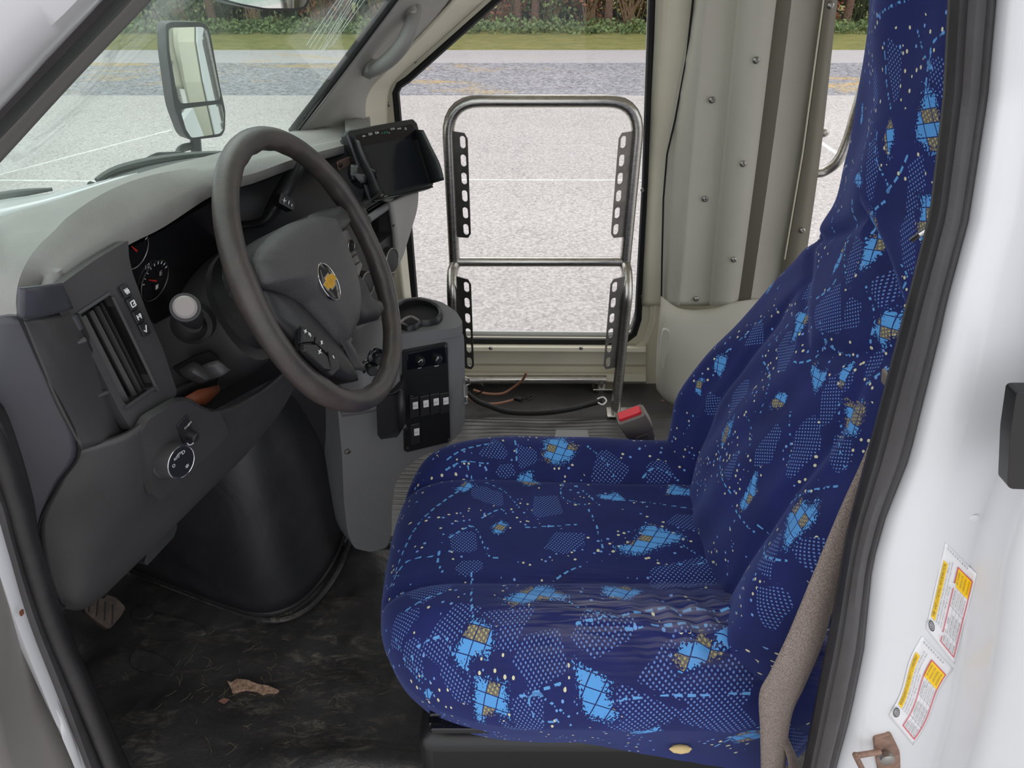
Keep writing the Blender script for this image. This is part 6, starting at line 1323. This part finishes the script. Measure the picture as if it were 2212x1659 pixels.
# seat side lower skirt at the rear (hangs near the belt)
mb = MB(); mb.loft(sheet([[(1700, 1440, .53), (1740, 1420, .55), (1790, 1400, .58)], [(1705, 1520, .52), (1745, 1500, .54), (1790, 1480, .57)], [(1700, 1640, .50), (1740, 1600, .52), (1780, 1560, .56)]], 4, 4)); sk2 = mb.build('skirt', M['fabric'], seat, solid=.004, solid_off=0)
for nm in ('blot', 'patch', 'line_d'):
    at_ = sk2.data.attributes.new(nm, 'FLOAT', 'POINT'); at_.data.foreach_set('value', [(-1.0 if nm == 'blot' else 1.0)]*len(sk2.data.vertices))
ul = sk2.data.uv_layers.new(name='fab')
for lp in sk2.data.loops: v_ = sk2.data.vertices[lp.vertex_index].co; ul.data[lp.index].uv = (v_.x, v_.z)
# recline lever glimpsed at the pillar
rc = thing('belt_guide', P(1985, 512, .52), 'small chrome clip on the shoulder side of the seat back', 'clip')
mb = MB(); mb.tube([P(1970, 518, .535), P(1985, 508, .53), P(2010, 492, .535)], .0022, 8); mb.build('clip', M['chrome'], rc)
# ============================================================ SEAT BELT AND BUCKLE
bl_ = thing('seat_belt', P(1670, 1650, .46), 'taupe woven seat belt hanging down beside the seat', 'seat belt')
L_ = [(1922, 815), (1900, 890), (1866, 985), (1814, 1100), (1756, 1240), (1702, 1370), (1664, 1450), (1640, 1500), (1642, 1580), (1645, 1720)]
R__ = [(1940, 830), (1925, 905), (1905, 990), (1880, 1090), (1842, 1200), (1800, 1310), (1774, 1395), (1738, 1480), (1706, 1560), (1690, 1720)]
mb = MB(); Ys_ = [.485, .48, .475, .47, .465, .46, .455, .455, .455, .46]
rowsL = cr([P(x, y, Y+.006) for (x, y), Y in zip(L_, Ys_)], 6); rowsR = cr([P(x, y, Y+.012) for (x, y), Y in zip(R__, Ys_)], 6)
mb.loft([[a*(1-k)+b*k+Vector((0, -.006*math.sin(k*math.pi), 0)) for a, b in zip(rowsL, rowsR)] for k in np.linspace(0, 1, 7)]); mb.build('webbing', M['belt'], bl_, solid=.0016, solid_off=0)
mb = MB(); mb.loft([[a, b] for a, b in zip(cr([P(1640, 1580, .462), P(1675, 1590, .462), P(1702, 1640, .465), P(1705, 1720, .47)], 4), cr([P(1690, 1560, .47), P(1705, 1600, .47), P(1725, 1650, .475), P(1730, 1720, .475)], 4))]); mb.build('lower_webbing', M['belt'], bl_, solid=.0016, solid_off=0)
mb = MB(); mb.plate(rnd([P(1916, 812, .478), P(1924, 808, .478), P(1928, 838, .478), P(1914, 842, .478)], .3), (0, .01, 0)); mb.build('end_stop', M['belt_plastic'], bl_, bevel=.002)
bu = thing('seat_belt_buckle', P(1450, 990, 1.04), 'taupe plastic buckle with red release button behind the seat cushion', 'buckle')
ax0 = P(1362, 897, 1.005); ax1 = P(1405, 965, 1.045); ax2 = P(1462, 1040, 1.03)
dx = (ax0-ax1).normalized(); sidev = (P(1378, 880, 1.05)-P(1342, 912, 1.06)); sidev = (sidev-dx*sidev.dot(dx)).normalized(); nv_ = dx.cross(sidev).normalized()
def bring(c, w__, t__): return [c+sidev*w__*a+nv_*t__*b for a, b in ((-1, -.8), (-.85, -1), (.85, -1), (1, -.8), (1, .8), (.85, 1), (-.85, 1), (-1, .8))]
cB = ax0
mb = MB(); mb.loft([bring(cB+dx*.004, .0245, .0125), bring(cB, .026, .014), bring(cB-dx*.030, .0258, .014), bring(cB-dx*.045, .0255, .0135), bring(cB-dx*.075, .021, .012), bring(cB-dx*.085, .018, .010)], cu=True, cap=True); mb.build('case', M['belt_plastic'], bu, bevel=.0012, auto=50)
mb = MB(); mb.loft([bring(cB+dx*.0105, .020, .0075), bring(cB+dx*.003, .021, .0085)], cu=True, cap=True); mb.build('release_button', M['red_btn'], bu, bevel=.001)
mb = MB(); mb.tube([q_ for q_ in bring(cB-dx*.046, .0258, .0138)], .0006, 6, closed=True); mb.build('case_seam', M['plastic'], bu)
cs_ = cB-dx*.062-nv_*.0; fs_ = -nv_ if (-nv_).dot(CAM-cB) > 0 else nv_
mb = MB(); q_ = [cs_+fs_*.0135+sidev*a*.010+dx*b*.008 for a, b in ((-1, -1), (1, -1), (1, 1), (-1, 1))]; mb.tube(q_[1:3]+q_[3:]+q_[:1], .0008, 6); mb.build('emboss', M['belt_plastic'], bu)
mb = MB(); mb.loft([bring(cB-dx*.08, .017, .006), bring(cB-dx*.12, .015, .005), bring(cB-dx*.20, .014, .004)], cu=True, cap=True); mb.build('stalk', M['belt_plastic'], bu, bevel=.001)
#@@
# ============================================================ world and light
w = bpy.data.worlds.new('world'); sc.world = w; w.use_nodes = True; nt = w.node_tree; nt.nodes.clear()
bg = nt.nodes.new('ShaderNodeBackground'); wo = nt.nodes.new('ShaderNodeOutputWorld'); nt.links.new(bg.outputs[0], wo.inputs[0])
tc = nt.nodes.new('ShaderNodeTexCoord'); sp = nt.nodes.new('ShaderNodeSeparateXYZ'); nt.links.new(tc.outputs['Generated'], sp.inputs[0])
rp = nt.nodes.new('ShaderNodeValToRGB'); nt.links.new(sp.outputs[2], rp.inputs[0])
rp.color_ramp.elements[0].position = 0; rp.color_ramp.elements[0].color = (.82, .86, .92, 1); rp.color_ramp.elements[1].position = .7; rp.color_ramp.elements[1].color = (1, 1, 1.0, 1)
nt.links.new(rp.outputs[0], bg.inputs[0]); bg.inputs[1].default_value = 1.55
sun = bpy.data.lights.new('sun', 'SUN'); sun.energy = .6; sun.angle = math.radians(40); sun.color = (1, .97, .93)
so = bpy.data.objects.new('sun', sun); COL.objects.link(so); so.rotation_euler = (math.radians(-38), math.radians(-18), 0); so.location = (0, -3, 4)
sc.view_settings.view_transform = 'Standard'; sc.view_settings.look = 'None'; sc.view_settings.gamma = 1; sc.view_settings.exposure = 0.0
sc.view_settings.use_curve_mapping = False
sc.cycles.max_bounces = 8; sc.cycles.diffuse_bounces = 4; sc.cycles.transparent_max_bounces = 12
